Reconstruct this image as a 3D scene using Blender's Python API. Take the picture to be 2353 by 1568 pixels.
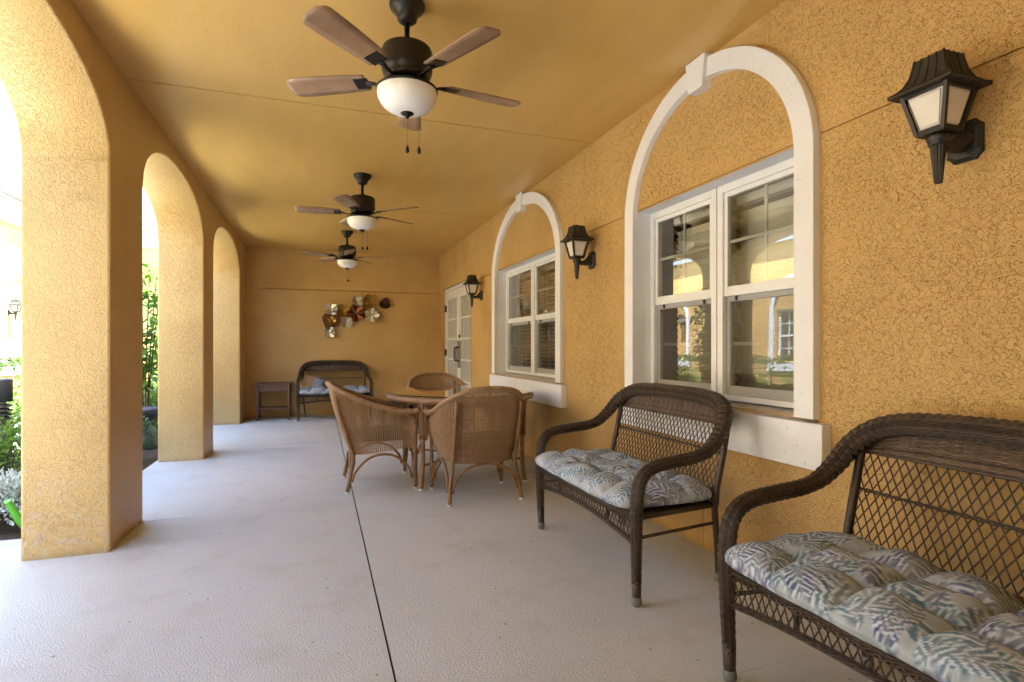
import bpy, bmesh, math, random
import numpy as np
from mathutils import Vector, Matrix
R = math.radians
PI = math.pi
sc = bpy.context.scene
col = sc.collection
for o in list(bpy.data.objects):
    bpy.data.objects.remove(o)

# ---------------------------------------------------------------- camera
cam_d = bpy.data.cameras.new('camera')
cam = bpy.data.objects.new('camera', cam_d)
col.objects.link(cam)
cam.location = (0, 0, 1.15)
cam.rotation_euler = (R(90), 0, R(-19.5))
cam_d.sensor_width = 36
cam_d.lens = 1264 / 2353 * 36
cam_d.shift_y = 15 / 2353
cam_d.clip_start = 0.05
cam_d.clip_end = 500
sc.camera = cam

# ---------------------------------------------------------------- sky and sun
SUN_EL, SUN_AZ = 69, 112          # azimuth clockwise from +Y
w = bpy.data.worlds.new('World')
sc.world = w
w.use_nodes = True
wn = w.node_tree.nodes
sky = wn.new('ShaderNodeTexSky')
sky.sky_type = 'NISHITA'
sky.sun_disc = False
sky.sun_elevation = R(SUN_EL)
sky.sun_rotation = R(SUN_AZ)
sky.air_density = 1.0
sky.dust_density = 1.0
sky.ozone_density = 1.0
wn['Background'].inputs[1].default_value = 0.15
w.node_tree.links.new(sky.outputs[0], wn['Background'].inputs[0])
sun_d = bpy.data.lights.new('sun', 'SUN')
sun_d.energy = 4.6
sun_d.angle = R(0.5)
sun_d.color = (1.0, 0.985, 0.955)
sun = bpy.data.objects.new('sun', sun_d)
col.objects.link(sun)
sd = Vector((math.sin(R(SUN_AZ)) * math.cos(R(SUN_EL)), math.cos(R(SUN_AZ)) * math.cos(R(SUN_EL)), math.sin(R(SUN_EL))))
sun.rotation_euler = sd.to_track_quat('Z', 'Y').to_euler()
sun.location = (10, -5, 20)

sc.render.engine = 'CYCLES'
sc.view_settings.view_transform = 'Standard'
sc.view_settings.look = 'None'
sc.view_settings.exposure = 3.92
sc.view_settings.gamma = 1.0
sc.cycles.use_denoising = True
sc.cycles.max_bounces = 12
sc.cycles.diffuse_bounces = 6
sc.cycles.glossy_bounces = 4
sc.cycles.transmission_bounces = 6
sc.cycles.transparent_max_bounces = 16
sc.cycles.sample_clamp_indirect = 6
sc.cycles.caustics_reflective = False
sc.cycles.caustics_refractive = False

# ---------------------------------------------------------------- materials
class NT:
    """small helper around one node tree"""
    def __init__(s, name):
        s.m = bpy.data.materials.new(name)
        s.m.use_nodes = True
        s.t = s.m.node_tree
        s.b = s.t.nodes['Principled BSDF']
        s.out = s.t.nodes['Material Output']
    def n(s, typ, **kw):
        nd = s.t.nodes.new(typ)
        for k, v in kw.items():
            setattr(nd, k, v)
        return nd
    def l(s, a, b):
        s.t.links.new(a, b)
    def setin(s, sock, v):
        if hasattr(v, 'is_output'):
            s.l(v, sock)
        else:
            sock.default_value = v
    def math(s, op, a, b=0.0, clamp=False):
        nd = s.n('ShaderNodeMath', operation=op, use_clamp=clamp)
        s.setin(nd.inputs[0], a)
        s.setin(nd.inputs[1], b)
        return nd.outputs[0]
    def noise(s, vec, scale, detail=2.0, rough=0.5, dist=0.0):
        nd = s.n('ShaderNodeTexNoise')
        s.l(vec, nd.inputs['Vector'])
        nd.inputs['Scale'].default_value = scale
        nd.inputs['Detail'].default_value = detail
        nd.inputs['Roughness'].default_value = rough
        nd.inputs['Distortion'].default_value = dist
        return nd.outputs[0]
    def ramp(s, fac, stops):
        nd = s.n('ShaderNodeValToRGB')
        s.l(fac, nd.inputs[0])
        e = nd.color_ramp.elements
        while len(e) < len(stops):
            e.new(0.5)
        for i, (p, c) in enumerate(stops):
            e[i].position = p
            e[i].color = (c[0], c[1], c[2], 1) if hasattr(c, '__len__') else (c, c, c, 1)
        return nd.outputs[0]
    def mix(s, fac, a, b, blend='MIX'):
        nd = s.n('ShaderNodeMix', data_type='RGBA', blend_type=blend)
        s.setin(nd.inputs[0], fac)
        for sk, v in ((nd.inputs[6], a), (nd.inputs[7], b)):
            if hasattr(v, 'is_output'):
                s.l(v, sk)
            else:
                sk.default_value = (v[0], v[1], v[2], 1)
        return nd.outputs[2]
    def smooth(s, v, a, b):
        nd = s.n('ShaderNodeMapRange', interpolation_type='SMOOTHSTEP')
        s.l(v, nd.inputs[0])
        nd.inputs[1].default_value = a
        nd.inputs[2].default_value = b
        return nd.outputs[0]
    def obj(s):
        return s.n('ShaderNodeTexCoord').outputs['Object']
    def gpos(s):
        return s.n('ShaderNodeNewGeometry').outputs['Position']
    def uv(s):
        return s.n('ShaderNodeTexCoord').outputs['UV']
    def mapping(s, vec, scale=(1, 1, 1), rot=(0, 0, 0)):
        nd = s.n('ShaderNodeMapping')
        s.l(vec, nd.inputs[0])
        nd.inputs['Scale'].default_value = scale
        nd.inputs['Rotation'].default_value = rot
        return nd.outputs[0]
    def bump(s, h, dist, strength=1.0, normal=None):
        nd = s.n('ShaderNodeBump')
        s.l(h, nd.inputs['Height'])
        nd.inputs['Distance'].default_value = dist
        nd.inputs['Strength'].default_value = strength
        if normal is not None:
            s.l(normal, nd.inputs['Normal'])
        return nd.outputs[0]
    def fin(s, color=None, rough=None, normal=None, metal=None, spec=None):
        if color is not None:
            s.setin(s.b.inputs['Base Color'], color if hasattr(color, 'is_output') else (*color, 1))
        if rough is not None:
            s.setin(s.b.inputs['Roughness'], rough)
        if normal is not None:
            s.l(normal, s.b.inputs['Normal'])
        if metal is not None:
            s.b.inputs['Metallic'].default_value = metal
        if spec is not None:
            s.b.inputs['Specular IOR Level'].default_value = spec
        return s.m

M = {}

def stucco(name, c, depth=0.005, scale=30.0, lines=1.0, rough=0.55, spec=0.4, crevice_shade=0.55, stain=0.3):
    t = NT(name)
    p = t.gpos()
    n1 = t.noise(p, scale, 1.5, 0.5, 1.0)
    sz = t.n('ShaderNodeSeparateXYZ')
    t.l(p, sz.inputs[0])
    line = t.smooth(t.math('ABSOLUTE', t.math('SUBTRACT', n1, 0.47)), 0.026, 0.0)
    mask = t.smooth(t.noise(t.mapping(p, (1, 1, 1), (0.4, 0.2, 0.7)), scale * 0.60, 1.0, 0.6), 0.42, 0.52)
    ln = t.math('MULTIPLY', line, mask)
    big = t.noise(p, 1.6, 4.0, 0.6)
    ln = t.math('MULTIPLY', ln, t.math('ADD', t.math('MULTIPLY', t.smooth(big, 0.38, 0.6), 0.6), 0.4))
    step = t.smooth(n1, 0.40, 0.52)
    fine = t.noise(p, 190.0, 1.0, 0.6)
    h = t.math('SUBTRACT', t.math('ADD', t.math('MULTIPLY', step, 0.35), t.math('MULTIPLY', fine, 0.12)), t.math('MULTIPLY', ln, lines))
    c2 = (c[0] * 0.90, c[1] * 0.87, c[2] * 0.84)
    colr = t.mix(t.smooth(big, 0.35, 0.7), c, c2)
    shade_tone = (c[0] * 0.30, c[1] * 0.25, c[2] * 0.18)
    colr = t.mix(t.math('MULTIPLY', ln, crevice_shade), colr, shade_tone)  # shade of the stucco crevices put into the colour
    # bleached, water-marked patches low on the walls
    low = t.smooth(t.math('ADD', sz.outputs[2], t.math('MULTIPLY', big, 0.9)), 1.15, 0.45)
    wm = t.math('MULTIPLY', t.math('MULTIPLY', low, stain), t.smooth(t.noise(p, 22.0, 4.0, 0.7), 0.46, 0.62))
    colr = t.mix(wm, colr, (0.52, 0.40, 0.30))
    foot = t.math('MULTIPLY', t.smooth(t.math('ADD', sz.outputs[2], t.math('MULTIPLY', t.noise(p, 9.0, 3.0), 0.10)), 0.11, 0.03), 0.5)
    colr = t.mix(foot, colr, (0.20, 0.14, 0.09))
    return t.fin(colr, rough, t.bump(h, depth), spec=spec)

OCHRE = (0.59, 0.388, 0.145)
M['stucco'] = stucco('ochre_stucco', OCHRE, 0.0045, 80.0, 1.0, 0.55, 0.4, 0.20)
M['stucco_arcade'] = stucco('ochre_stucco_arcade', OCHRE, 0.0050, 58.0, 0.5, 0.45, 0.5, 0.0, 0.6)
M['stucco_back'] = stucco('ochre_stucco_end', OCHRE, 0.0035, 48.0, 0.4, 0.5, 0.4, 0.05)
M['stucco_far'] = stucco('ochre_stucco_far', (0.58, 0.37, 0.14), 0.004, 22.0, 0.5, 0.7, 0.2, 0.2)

def ceiling_paint():
    t = NT('ochre_ceiling_paint')
    p = t.gpos()
    fine = t.noise(p, 95.0, 3.0, 0.65)
    lump = t.noise(p, 26.0, 2.0)
    big = t.noise(p, 0.7, 4.0, 0.6)
    trow = t.noise(t.mapping(p, (6.0, 1.2, 1.0)), 1.0, 3.0, 0.6)
    h = t.math('ADD', t.math('MULTIPLY', fine, 0.5), t.math('MULTIPLY', lump, 0.5))
    c = t.mix(t.smooth(big, 0.3, 0.75), (0.67, 0.43, 0.132), (0.62, 0.385, 0.110))
    c = t.mix(t.math('MULTIPLY', t.smooth(trow, 0.42, 0.66), 0.22), c, (0.50, 0.31, 0.09))
    c = t.mix(t.math('MULTIPLY', t.smooth(fine, 0.60, 0.72), 0.25), c, (0.36, 0.21, 0.06))
    r = t.math('ADD', t.math('MULTIPLY', trow, 0.07), 0.27)
    return t.fin(c, r, t.bump(h, 0.0026), spec=0.55)
M['ceiling'] = ceiling_paint()

def floor_paint():
    t = NT('grey_floor_paint')
    p = t.gpos()
    n1 = t.noise(p, 135.0, 2.0, 0.6, 0.3)
    n2 = t.noise(p, 300.0, 1.0, 0.6)
    pl = t.smooth(n1, 0.42, 0.60)
    h = t.math('ADD', t.math('MULTIPLY', pl, 0.55), t.math('MULTIPLY', n2, 0.7))
    big = t.noise(p, 0.55, 4.0, 0.6)
    mid = t.noise(p, 3.0, 4.0, 0.65)
    c = t.mix(t.smooth(big, 0.3, 0.7), (0.60, 0.605, 0.60), (0.55, 0.553, 0.553))
    c = t.mix(t.math('MULTIPLY', t.smooth(mid, 0.50, 0.75), 0.40), c, (0.43, 0.40, 0.36))
    c = t.mix(t.math('MULTIPLY', t.smooth(n1, 0.46, 0.30), 0.30), c, (0.31, 0.31, 0.32))
    st1 = t.smooth(t.noise(t.mapping(p, (1.0, 0.6, 1.0)), 1.7, 5.0, 0.7), 0.54, 0.72)
    c = t.mix(t.math('MULTIPLY', st1, 0.35), c, (0.40, 0.36, 0.31))
    scf = t.smooth(t.noise(t.mapping(p, (2.5, 14.0, 1.0), (0, 0, 0.5)), 3.0, 2.0, 0.6), 0.70, 0.74)
    c = t.mix(t.math('MULTIPLY', scf, 0.25), c, (0.68, 0.68, 0.67))
    sp = t.math('MULTIPLY', t.smooth(t.noise(p, 33.0, 0.0), 0.835, 0.85), 0.6)
    c = t.mix(sp, c, (0.08, 0.06, 0.05))
    r = t.math('ADD', t.math('MULTIPLY', mid, 0.25), 0.36)
    return t.fin(c, r, t.bump(h, 0.0030), spec=0.45)
M['floor'] = floor_paint()

def plain(name, c, rough=0.5, metal=0.0, var=0.12, scale=8.0, bump=0.0, bscale=80.0, spec=0.5):
    t = NT(name)
    p = t.obj()
    n = t.noise(p, scale, 4.0, 0.6)
    d = tuple(x * (1 - var * 2) for x in c)
    cc = t.mix(t.smooth(n, 0.3, 0.75), c, d)
    nm = t.bump(t.noise(p, bscale, 2.0), bump) if bump else None
    return t.fin(cc, t.math('ADD', t.math('MULTIPLY', n, 0.15), rough - 0.07), nm, metal, spec)

def white_trim():
    t = NT('white_trim_paint')
    p = t.gpos()
    pit = t.smooth(t.noise(t.mapping(p, (1, 1, 0.45)), 95.0, 1.0), 0.70, 0.78)
    n = t.noise(p, 2.2, 4.0, 0.6)
    c = t.mix(t.smooth(n, 0.45, 0.8), (0.78, 0.81, 0.86), (0.71, 0.73, 0.76))
    c = t.mix(t.math('MULTIPLY', pit, 0.25), c, (0.38, 0.33, 0.27))
    h = t.math('SUBTRACT', t.math('MULTIPLY', t.noise(p, 40.0, 2.0), 0.4), pit)
    return t.fin(c, 0.5, t.bump(h, 0.002))
M['trim'] = white_trim()
M['vinyl'] = plain('white_window_vinyl', (0.77, 0.80, 0.83), 0.35, var=0.04)
M['sill'] = plain('dusty_sill', (0.64, 0.62, 0.58), 0.8, var=0.22, scale=20)
M['door_paint'] = plain('white_door_paint', (0.78, 0.78, 0.76), 0.35, var=0.03)
M['black'] = plain('black_lamp_metal', (0.022, 0.021, 0.019), 0.45, var=0.25, scale=30, bump=0.0006)
M['roofblack'] = plain('weathered_lamp_roof', (0.035, 0.03, 0.022), 0.6, var=0.3, scale=40, bump=0.001)
M['bronze'] = plain('dark_bronze', (0.03, 0.026, 0.022), 0.38, 0.6, var=0.2)
M['lampglass'] = plain('frosted_lamp_glass', (0.72, 0.70, 0.65), 0.35, var=0.05)
M['fanglass'] = plain('opal_fan_glass', (0.86, 0.86, 0.83), 0.22, var=0.03)
M['blade'] = plain('walnut_fan_blade', (0.36, 0.22, 0.13), 0.4, var=0.2, scale=5)
M['chain'] = plain('brass_chain', (0.35, 0.26, 0.14), 0.4, 0.8)
M['blind'] = plain('cream_blind_slat', (0.84, 0.83, 0.78), 0.5, var=0.04)
M['room'] = plain('beige_room_wall', (0.50, 0.42, 0.31), 0.9, var=0.05)
M['joint'] = plain('dark_joint_filler', (0.015, 0.013, 0.012), 0.9)
M['cane'] = plain('honey_cane', (0.29, 0.15, 0.065), 0.42, var=0.22, scale=14)
M['footcap'] = plain('grey_foot_cap', (0.16, 0.17, 0.18), 0.6, bump=0.0015, bscale=160)
M['sleeve'] = plain('dark_leg_sleeve', (0.045, 0.03, 0.024), 0.5, bump=0.001, bscale=90)
M['silver'] = plain('champagne_silver', (0.72, 0.66, 0.52), 0.28, 0.9, var=0.12)
M['gold'] = plain('antique_gold', (0.50, 0.31, 0.06), 0.3, 0.95, var=0.2)
M['copper'] = plain('antique_copper', (0.30, 0.11, 0.045), 0.32, 0.9, var=0.35)
M['bronzedisc'] = plain('oiled_bronze', (0.09, 0.035, 0.022), 0.32, 0.85, var=0.3)
M['tan'] = plain('tan_cloth', (0.42, 0.27, 0.13), 0.85, var=0.15)
M['greycloth'] = plain('grey_green_cloth', (0.22, 0.24, 0.20), 0.9, var=0.2)
M['concrete'] = plain('bare_concrete', (0.52, 0.51, 0.48), 0.85, var=0.14, scale=4, bump=0.003, bscale=90)
M['bollard'] = plain('grey_bollard_metal', (0.07, 0.072, 0.075), 0.45, 0.3, var=0.15)
M['canplastic'] = plain('green_plastic', (0.10, 0.42, 0.03), 0.3, var=0.05)
M['bowl'] = plain('charcoal_bowl', (0.06, 0.065, 0.075), 0.5)
M['roofmetal'] = plain('white_metal_roof', (0.62, 0.62, 0.61), 0.5, var=0.05)
M['bark'] = plain('plant_bark', (0.12, 0.08, 0.05), 0.9, var=0.3)
M['cord'] = plain('blind_cord', (0.7, 0.67, 0.58), 0.8)

def glass_mat(name, tint=(0.9, 0.92, 0.9), k=1.0):
    t = NT(name)
    tr = t.n('ShaderNodeBsdfTransparent')
    tr.inputs[0].default_value = (*tint, 1)
    gl = t.n('ShaderNodeBsdfGlossy')
    gl.inputs['Roughness'].default_value = 0.0
    gl.inputs['Color'].default_value = (1, 1, 1, 1)
    wob = t.bump(t.noise(t.gpos(), 1.6, 1.0), 0.0012)
    t.l(wob, gl.inputs['Normal'])
    fr = t.n('ShaderNodeFresnel')
    fr.inputs[0].default_value = 1.52
    f = t.math('MULTIPLY', fr.outputs[0], k, True)
    mx = t.n('ShaderNodeMixShader')
    t.l(f, mx.inputs[0])
    t.l(tr.outputs[0], mx.inputs[1])
    t.l(gl.outputs[0], mx.inputs[2])
    t.l(mx.outputs[0], t.out.inputs[0])
    return t.m
M['glass'] = glass_mat('window_glass', (0.84, 0.86, 0.80), 3.0)
M['tableglass'] = glass_mat('table_glass', (0.86, 0.92, 0.86), 1.7)

def screen_mat():
    t = NT('insect_screen_mesh')
    tr = t.n('ShaderNodeBsdfTransparent')
    df = t.n('ShaderNodeBsdfDiffuse')
    df.inputs[0].default_value = (0.10, 0.09, 0.075, 1)
    mx = t.n('ShaderNodeMixShader')
    mx.inputs[0].default_value = 0.34
    t.l(tr.outputs[0], mx.inputs[1])
    t.l(df.outputs[0], mx.inputs[2])
    t.l(mx.outputs[0], t.out.inputs[0])
    return t.m
M['screen'] = screen_mat()

def wicker(name, dark, light, wdt=0.0055, per=0.05, rough=0.42, depth=0.004, gap=0.5):
    """uv: x along the strands (metres), y across them"""
    t = NT(name)
    sp = t.n('ShaderNodeSeparateXYZ')
    t.l(t.uv(), sp.inputs[0])
    u, v = sp.outputs[0], sp.outputs[1]
    s = t.math('DIVIDE', v, wdt)
    fl = t.math('FLOOR', s)
    prof = t.math('ABSOLUTE', t.math('SINE', t.math('MULTIPLY', s, PI)))
    par = t.math('MULTIPLY', t.math('FLOOR', t.math('DIVIDE', s, 1.0)), PI)
    wave = t.math('SINE', t.math('ADD', t.math('MULTIPLY', u, 2 * PI / per), par))
    ring = t.math('ABSOLUTE', t.math('SINE', t.math('MULTIPLY', u, PI / per)))
    h = t.math('MULTIPLY', prof, t.math('ADD', t.math('MULTIPLY', wave, 0.35), 0.65))
    h = t.math('ADD', h, t.math('MULTIPLY', ring, 0.5))
    wn_ = t.n('ShaderNodeTexWhiteNoise', noise_dimensions='1D')
    t.l(fl, wn_.inputs['W'])
    nz = t.noise(t.obj(), 25.0, 3.0, 0.6)
    f = t.math('ADD', t.math('MULTIPLY', wn_.outputs[0], 0.5), t.math('MULTIPLY', nz, 0.6))
    c = t.mix(t.smooth(f, 0.2, 0.95), dark, light)
    g = t.smooth(prof, 0.35, 0.0)
    c = t.mix(t.math('MULTIPLY', g, gap), c, tuple(x * 0.2 for x in dark))
    return t.fin(c, rough, t.bump(h, depth), spec=0.5)
M['wicker'] = wicker('dark_wicker', (0.022, 0.013, 0.009), (0.125, 0.082, 0.056), 0.0046, 0.030, 0.30, 0.004)
M['wicker_sheet'] = wicker('dark_wicker_sheet', (0.030, 0.018, 0.012), (0.16, 0.108, 0.072), 0.0075, 0.030, 0.45, 0.003)
M['strand'] = plain('dark_wicker_strand', (0.05, 0.030, 0.021), 0.42, var=0.25, scale=30)
M['honey_sheet'] = wicker('honey_wicker_sheet', (0.20, 0.092, 0.040), (0.40, 0.215, 0.105), 0.0105, 0.012, 0.5, 0.0035, 0.6)
M['honey_braid'] = wicker('honey_wicker_braid', (0.26, 0.135, 0.06), (0.52, 0.33, 0.19), 0.0135, 0.022, 0.45, 0.006, 0.5)
M['honey_rib'] = wicker('honey_wicker_rib', (0.26, 0.148, 0.072), (0.49, 0.31, 0.175), 0.005, 0.007, 0.5, 0.0015, 0.35)
M['table_wicker'] = wicker('side_table_wicker', (0.12, 0.055, 0.035), (0.26, 0.14, 0.095), 0.010, 0.022, 0.5, 0.003)

def floral():
    t = NT('floral_cushion_cloth')
    at_ = t.n('ShaderNodeAttribute', attribute_name='print')
    uv = t.uv()
    wash = t.noise(uv, 38.0, 3.0, 0.6)
    c = t.mix(t.math('MULTIPLY', t.smooth(wash, 0.35, 0.7), 0.22), at_.outputs['Color'], (0.20, 0.25, 0.30))
    weave = t.noise(uv, 420.0, 1.0)
    return t.fin(c, 0.8, t.bump(weave, 0.0008), spec=0.2)
M['floral'] = floral()

def leafmat(name, c1, c2, trans=0.35):
    t = NT(name)
    oi = t.n('ShaderNodeNewGeometry')
    rnd = oi.outputs['Random Per Island']
    c = t.mix(rnd, c1, c2)
    t.fin(c, 0.4, spec=0.45)
    tl = t.n('ShaderNodeBsdfTranslucent')
    t.l(t.mix(0.5, c, (c2[0] * 1.3, c2[1] * 1.3, c2[2])), tl.inputs[0])
    mx = t.n('ShaderNodeMixShader')
    mx.inputs[0].default_value = trans
    t.l(t.b.outputs[0], mx.inputs[1])
    t.l(tl.outputs[0], mx.inputs[2])
    t.l(mx.outputs[0], t.out.inputs[0])
    return t.m
M['leaf'] = leafmat('shrub_leaf', (0.07, 0.155, 0.025), (0.17, 0.28, 0.05))
M['leaf_dark'] = leafmat('hedge_leaf', (0.025, 0.07, 0.015), (0.07, 0.14, 0.03))
M['leaf_big'] = leafmat('broad_leaf', (0.06, 0.16, 0.02), (0.14, 0.26, 0.04), 0.45)
M['leaf_silver'] = leafmat('silver_leaf', (0.42, 0.46, 0.42), (0.60, 0.63, 0.58), 0.2)

def mulch_mat():
    t = NT('dark_mulch')
    p = t.gpos()
    n = t.noise(t.mapping(p, (1, 2.5, 1)), 40.0, 3.0, 0.7)
    c = t.mix(t.smooth(n, 0.35, 0.7), (0.025, 0.017, 0.012), (0.09, 0.06, 0.04))
    return t.fin(c, 0.95, t.bump(n, 0.02))
M['mulch'] = mulch_mat()
def grass_mat():
    t = NT('lawn_ground')
    n = t.noise(t.gpos(), 12.0, 4.0, 0.7)
    c = t.mix(n, (0.04, 0.09, 0.02), (0.10, 0.16, 0.04))
    return t.fin(c, 0.9, t.bump(n, 0.03))
M['lawn'] = grass_mat()

# ---------------------------------------------------------------- mesh helpers
def crom(pts, n=8, closed=False):
    """Catmull-Rom through points (tuples of any length)"""
    P = [tuple(p) for p in pts]
    out = []
    N = len(P)
    rng = range(N if closed else N - 1)
    for i in rng:
        if closed:
            p0, p1, p2, p3 = P[i - 1], P[i], P[(i + 1) % N], P[(i + 2) % N]
        else:
            p1, p2 = P[i], P[i + 1]
            p0 = P[i - 1] if i > 0 else tuple(2 * a - b for a, b in zip(p1, p2))
            p3 = P[i + 2] if i + 2 < N else tuple(2 * b - a for a, b in zip(p1, p2))
        for k in range(n):
            t = k / n
            out.append(tuple(0.5 * (2 * b + (c - a) * t + (2 * a - 5 * b + 4 * c - d) * t * t + (3 * b - a - 3 * c + d) * t ** 3)
                             for a, b, c, d in zip(p0, p1, p2, p3)))
    if not closed:
        out.append(P[-1])
    return out

class MB:
    def __init__(s):
        s.v, s.f, s.uv, s.sm = [], [], [], []
    def face(s, idx, uvs=None, smooth=False):
        s.f.append(tuple(idx))
        s.uv.append(uvs or [(0, 0)] * len(idx))
        s.sm.append(smooth)
    def quad(s, a, b, c, d, uvs=None, smooth=False):
        i = len(s.v)
        s.v += [tuple(a), tuple(b), tuple(c), tuple(d)]
        s.face((i, i + 1, i + 2, i + 3), uvs, smooth)
    def poly(s, pts, uvs=None):
        i = len(s.v)
        s.v += [tuple(p) for p in pts]
        s.face(tuple(range(i, i + len(pts))), uvs)
    def box(s, x0, x1, y0, y1, z0, z1):
        i = len(s.v)
        s.v += [(x, y, z) for z in (z0, z1) for y in (y0, y1) for x in (x0, x1)]
        for q, (du, dv) in (((0, 2, 3, 1), (x1 - x0, y1 - y0)), ((4, 5, 7, 6), (x1 - x0, y1 - y0)), ((0, 1, 5, 4), (x1 - x0, z1 - z0)),
                  ((2, 6, 7, 3), (x1 - x0, z1 - z0)), ((0, 4, 6, 2), (y1 - y0, z1 - z0)), ((1, 3, 7, 5), (y1 - y0, z1 - z0))):
            vs = [s.v[i + k] for k in q]
            if q in ((0, 2, 3, 1), (4, 5, 7, 6)):
                uv = [(p[0], p[1]) for p in vs]
            elif q in ((0, 1, 5, 4), (2, 6, 7, 3)):
                uv = [(p[0], p[2]) for p in vs]
            else:
                uv = [(p[1], p[2]) for p in vs]
            s.face(tuple(i + k for k in q), uv)
    def obox(s, mat, sx, sy, sz):
        i = len(s.v)
        for z in (-sz, sz):
            for y in (-sy, sy):
                for x in (-sx, sx):
                    s.v.append(tuple(mat @ Vector((x, y, z))))
        for q in ((0, 2, 3, 1), (4, 5, 7, 6), (0, 1, 5, 4), (2, 6, 7, 3), (0, 4, 6, 2), (1, 3, 7, 5)):
            s.face(tuple(i + k for k in q), [(0, 0), (sx * 2, 0), (sx * 2, sy * 2), (0, sy * 2)])
    def bar(s, a, b, w_, h_, up=(0, 0, 1)):
        a, b = Vector(a), Vector(b)
        d = (b - a)
        L = d.length
        x = d.normalized()
        upv = Vector(up)
        if abs(x.dot(upv)) > 0.98:
            upv = Vector((1, 0, 0))
        y = upv.cross(x).normalized()
        z = x.cross(y)
        m = Matrix((( x[0], y[0], z[0], (a[0] + b[0]) / 2), (x[1], y[1], z[1], (a[1] + b[1]) / 2), (x[2], y[2], z[2], (a[2] + b[2]) / 2), (0, 0, 0, 1)))
        s.obox(m, L / 2, w_ / 2, h_ / 2)
    def tube(s, path, rad, n=10, caps=True, uoff=0.0, flat=1.0, up0=None):
        P = [Vector(p[:3]) for p in path]
        N = len(P)
        rr = rad if hasattr(rad, '__len__') else [rad] * N
        tang = []
        for i in range(N):
            d = P[min(i + 1, N - 1)] - P[max(i - 1, 0)]
            tang.append(d.normalized())
        ref = Vector(up0) if up0 else (Vector((0, 0, 1)) if abs(tang[0].z) < 0.9 else Vector((1, 0, 0)))
        nrm = (ref - tang[0] * ref.dot(tang[0])).normalized()
        base = len(s.v)
        L = uoff
        Ls = []
        for i in range(N):
            if i > 0:
                nrm = (nrm - tang[i] * nrm.dot(tang[i]))
                nrm = nrm.normalized() if nrm.length > 1e-6 else tang[i].orthogonal().normalized()
                L += (P[i] - P[i - 1]).length
            Ls.append(L)
            bi = tang[i].cross(nrm)
            for k in range(n):
                a = 2 * PI * k / n
                s.v.append(tuple(P[i] + nrm * (rr[i] * flat * math.cos(a)) + bi * (rr[i] * math.sin(a))))
        rm = max(rr)
        for i in range(N - 1):
            for k in range(n):
                k2 = (k + 1) % n
                a, b = base + i * n + k, base + i * n + k2
                v0, v1 = 2 * PI * rm * k / n, 2 * PI * rm * (k + 1) / n
                s.face((a, b, b + n, a + n), [(Ls[i], v0), (Ls[i], v1), (Ls[i + 1], v1), (Ls[i + 1], v0)], True)
        if caps:
            s.face(tuple(base + k for k in reversed(range(n))))
            s.face(tuple(base + (N - 1) * n + k for k in range(n)))
    def lathe(s, prof, c=(0, 0, 0), n=24, caps=True, sy=1.0):
        base = len(s.v)
        for r, z in prof:
            for k in range(n):
                a = 2 * PI * k / n
                s.v.append((c[0] + r * math.cos(a), c[1] + sy * r * math.sin(a), c[2] + z))
        for i in range(len(prof) - 1):
            for k in range(n):
                k2 = (k + 1) % n
                a, b = base + i * n + k, base + i * n + k2
                rm = max(prof[i][0], prof[i + 1][0])
                u0, u1 = 2 * PI * rm * k / n, 2 * PI * rm * (k + 1) / n
                s.face((a, b, b + n, a + n), [(u0, prof[i][1]), (u1, prof[i][1]), (u1, prof[i + 1][1]), (u0, prof[i + 1][1])], True)
        if caps:
            if prof[0][0] > 1e-5:
                s.face(tuple(base + k for k in reversed(range(n))))
            if prof[-1][0] > 1e-5:
                s.face(tuple(base + (len(prof) - 1) * n + k for k in range(n)))
    def grid(s, fn, nu, nv, uvfn=None, closed_u=False, smooth=True, flip=False):
        base = len(s.v)
        for j in range(nv + 1):
            for i in range(nu + 1):
                s.v.append(tuple(fn(i / nu, j / nv)))
        for j in range(nv):
            for i in range(nu):
                a = base + j * (nu + 1) + i
                q = (a, a + 1, a + nu + 2, a + nu + 1)
                pr = ((i, j), (i + 1, j), (i + 1, j + 1), (i, j + 1))
                uv = [uvfn(p / nu, q_ / nv) if uvfn else (p / nu, q_ / nv) for p, q_ in pr]
                if flip:
                    q, uv = q[::-1], uv[::-1]
                s.face(q, uv, smooth)
    def build(s, name, mat, parent=None, loc=None, bevel=0.0, weld=False, kind=None, subsurf=0, solid=0.0):
        me = bpy.data.meshes.new(name)
        me.from_pydata(s.v, [], s.f)
        ul = me.uv_layers.new(name='UVMap')
        flat = [c for fu in s.uv for uvp in fu for c in uvp]
        ul.data.foreach_set('uv', flat)
        me.polygons.foreach_set('use_smooth', s.sm)
        if weld:
            bm = bmesh.new()
            bm.from_mesh(me)
            bmesh.ops.remove_doubles(bm, verts=bm.verts, dist=1e-5)
            bmesh.ops.recalc_face_normals(bm, faces=bm.faces)
            bm.to_mesh(me)
            bm.free()
        me.materials.append(M[mat] if isinstance(mat, str) else mat)
        me.update()
        o = bpy.data.objects.new(name, me)
        col.objects.link(o)
        if parent:
            o.parent = parent
        if loc:
            o.location = loc
        if solid:
            md = o.modifiers.new('thickness', 'SOLIDIFY')
            md.thickness = solid
            md.offset = 0
        if bevel:
            md = o.modifiers.new('soft_edge', 'BEVEL')
            md.width = bevel
            md.segments = 2
            md.limit_method = 'ANGLE'
            md.angle_limit = R(40)
        if subsurf:
            md = o.modifiers.new('smooth', 'SUBSURF')
            md.levels = md.render_levels = subsurf
        if kind:
            o['kind'] = kind
        return o

def link_mesh(name, src, parent, loc=(0, 0, 0), rot=(0, 0, 0)):
    """another piece that shares the mesh of src"""
    o = src.copy()
    o.name = name
    col.objects.link(o)
    o.parent = parent
    o.location = loc
    o.rotation_euler = rot
    return o

def tag(o, label, cat, group=None):
    o['label'] = label
    o['category'] = cat
    if group:
        o['group'] = group
    return o

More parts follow.
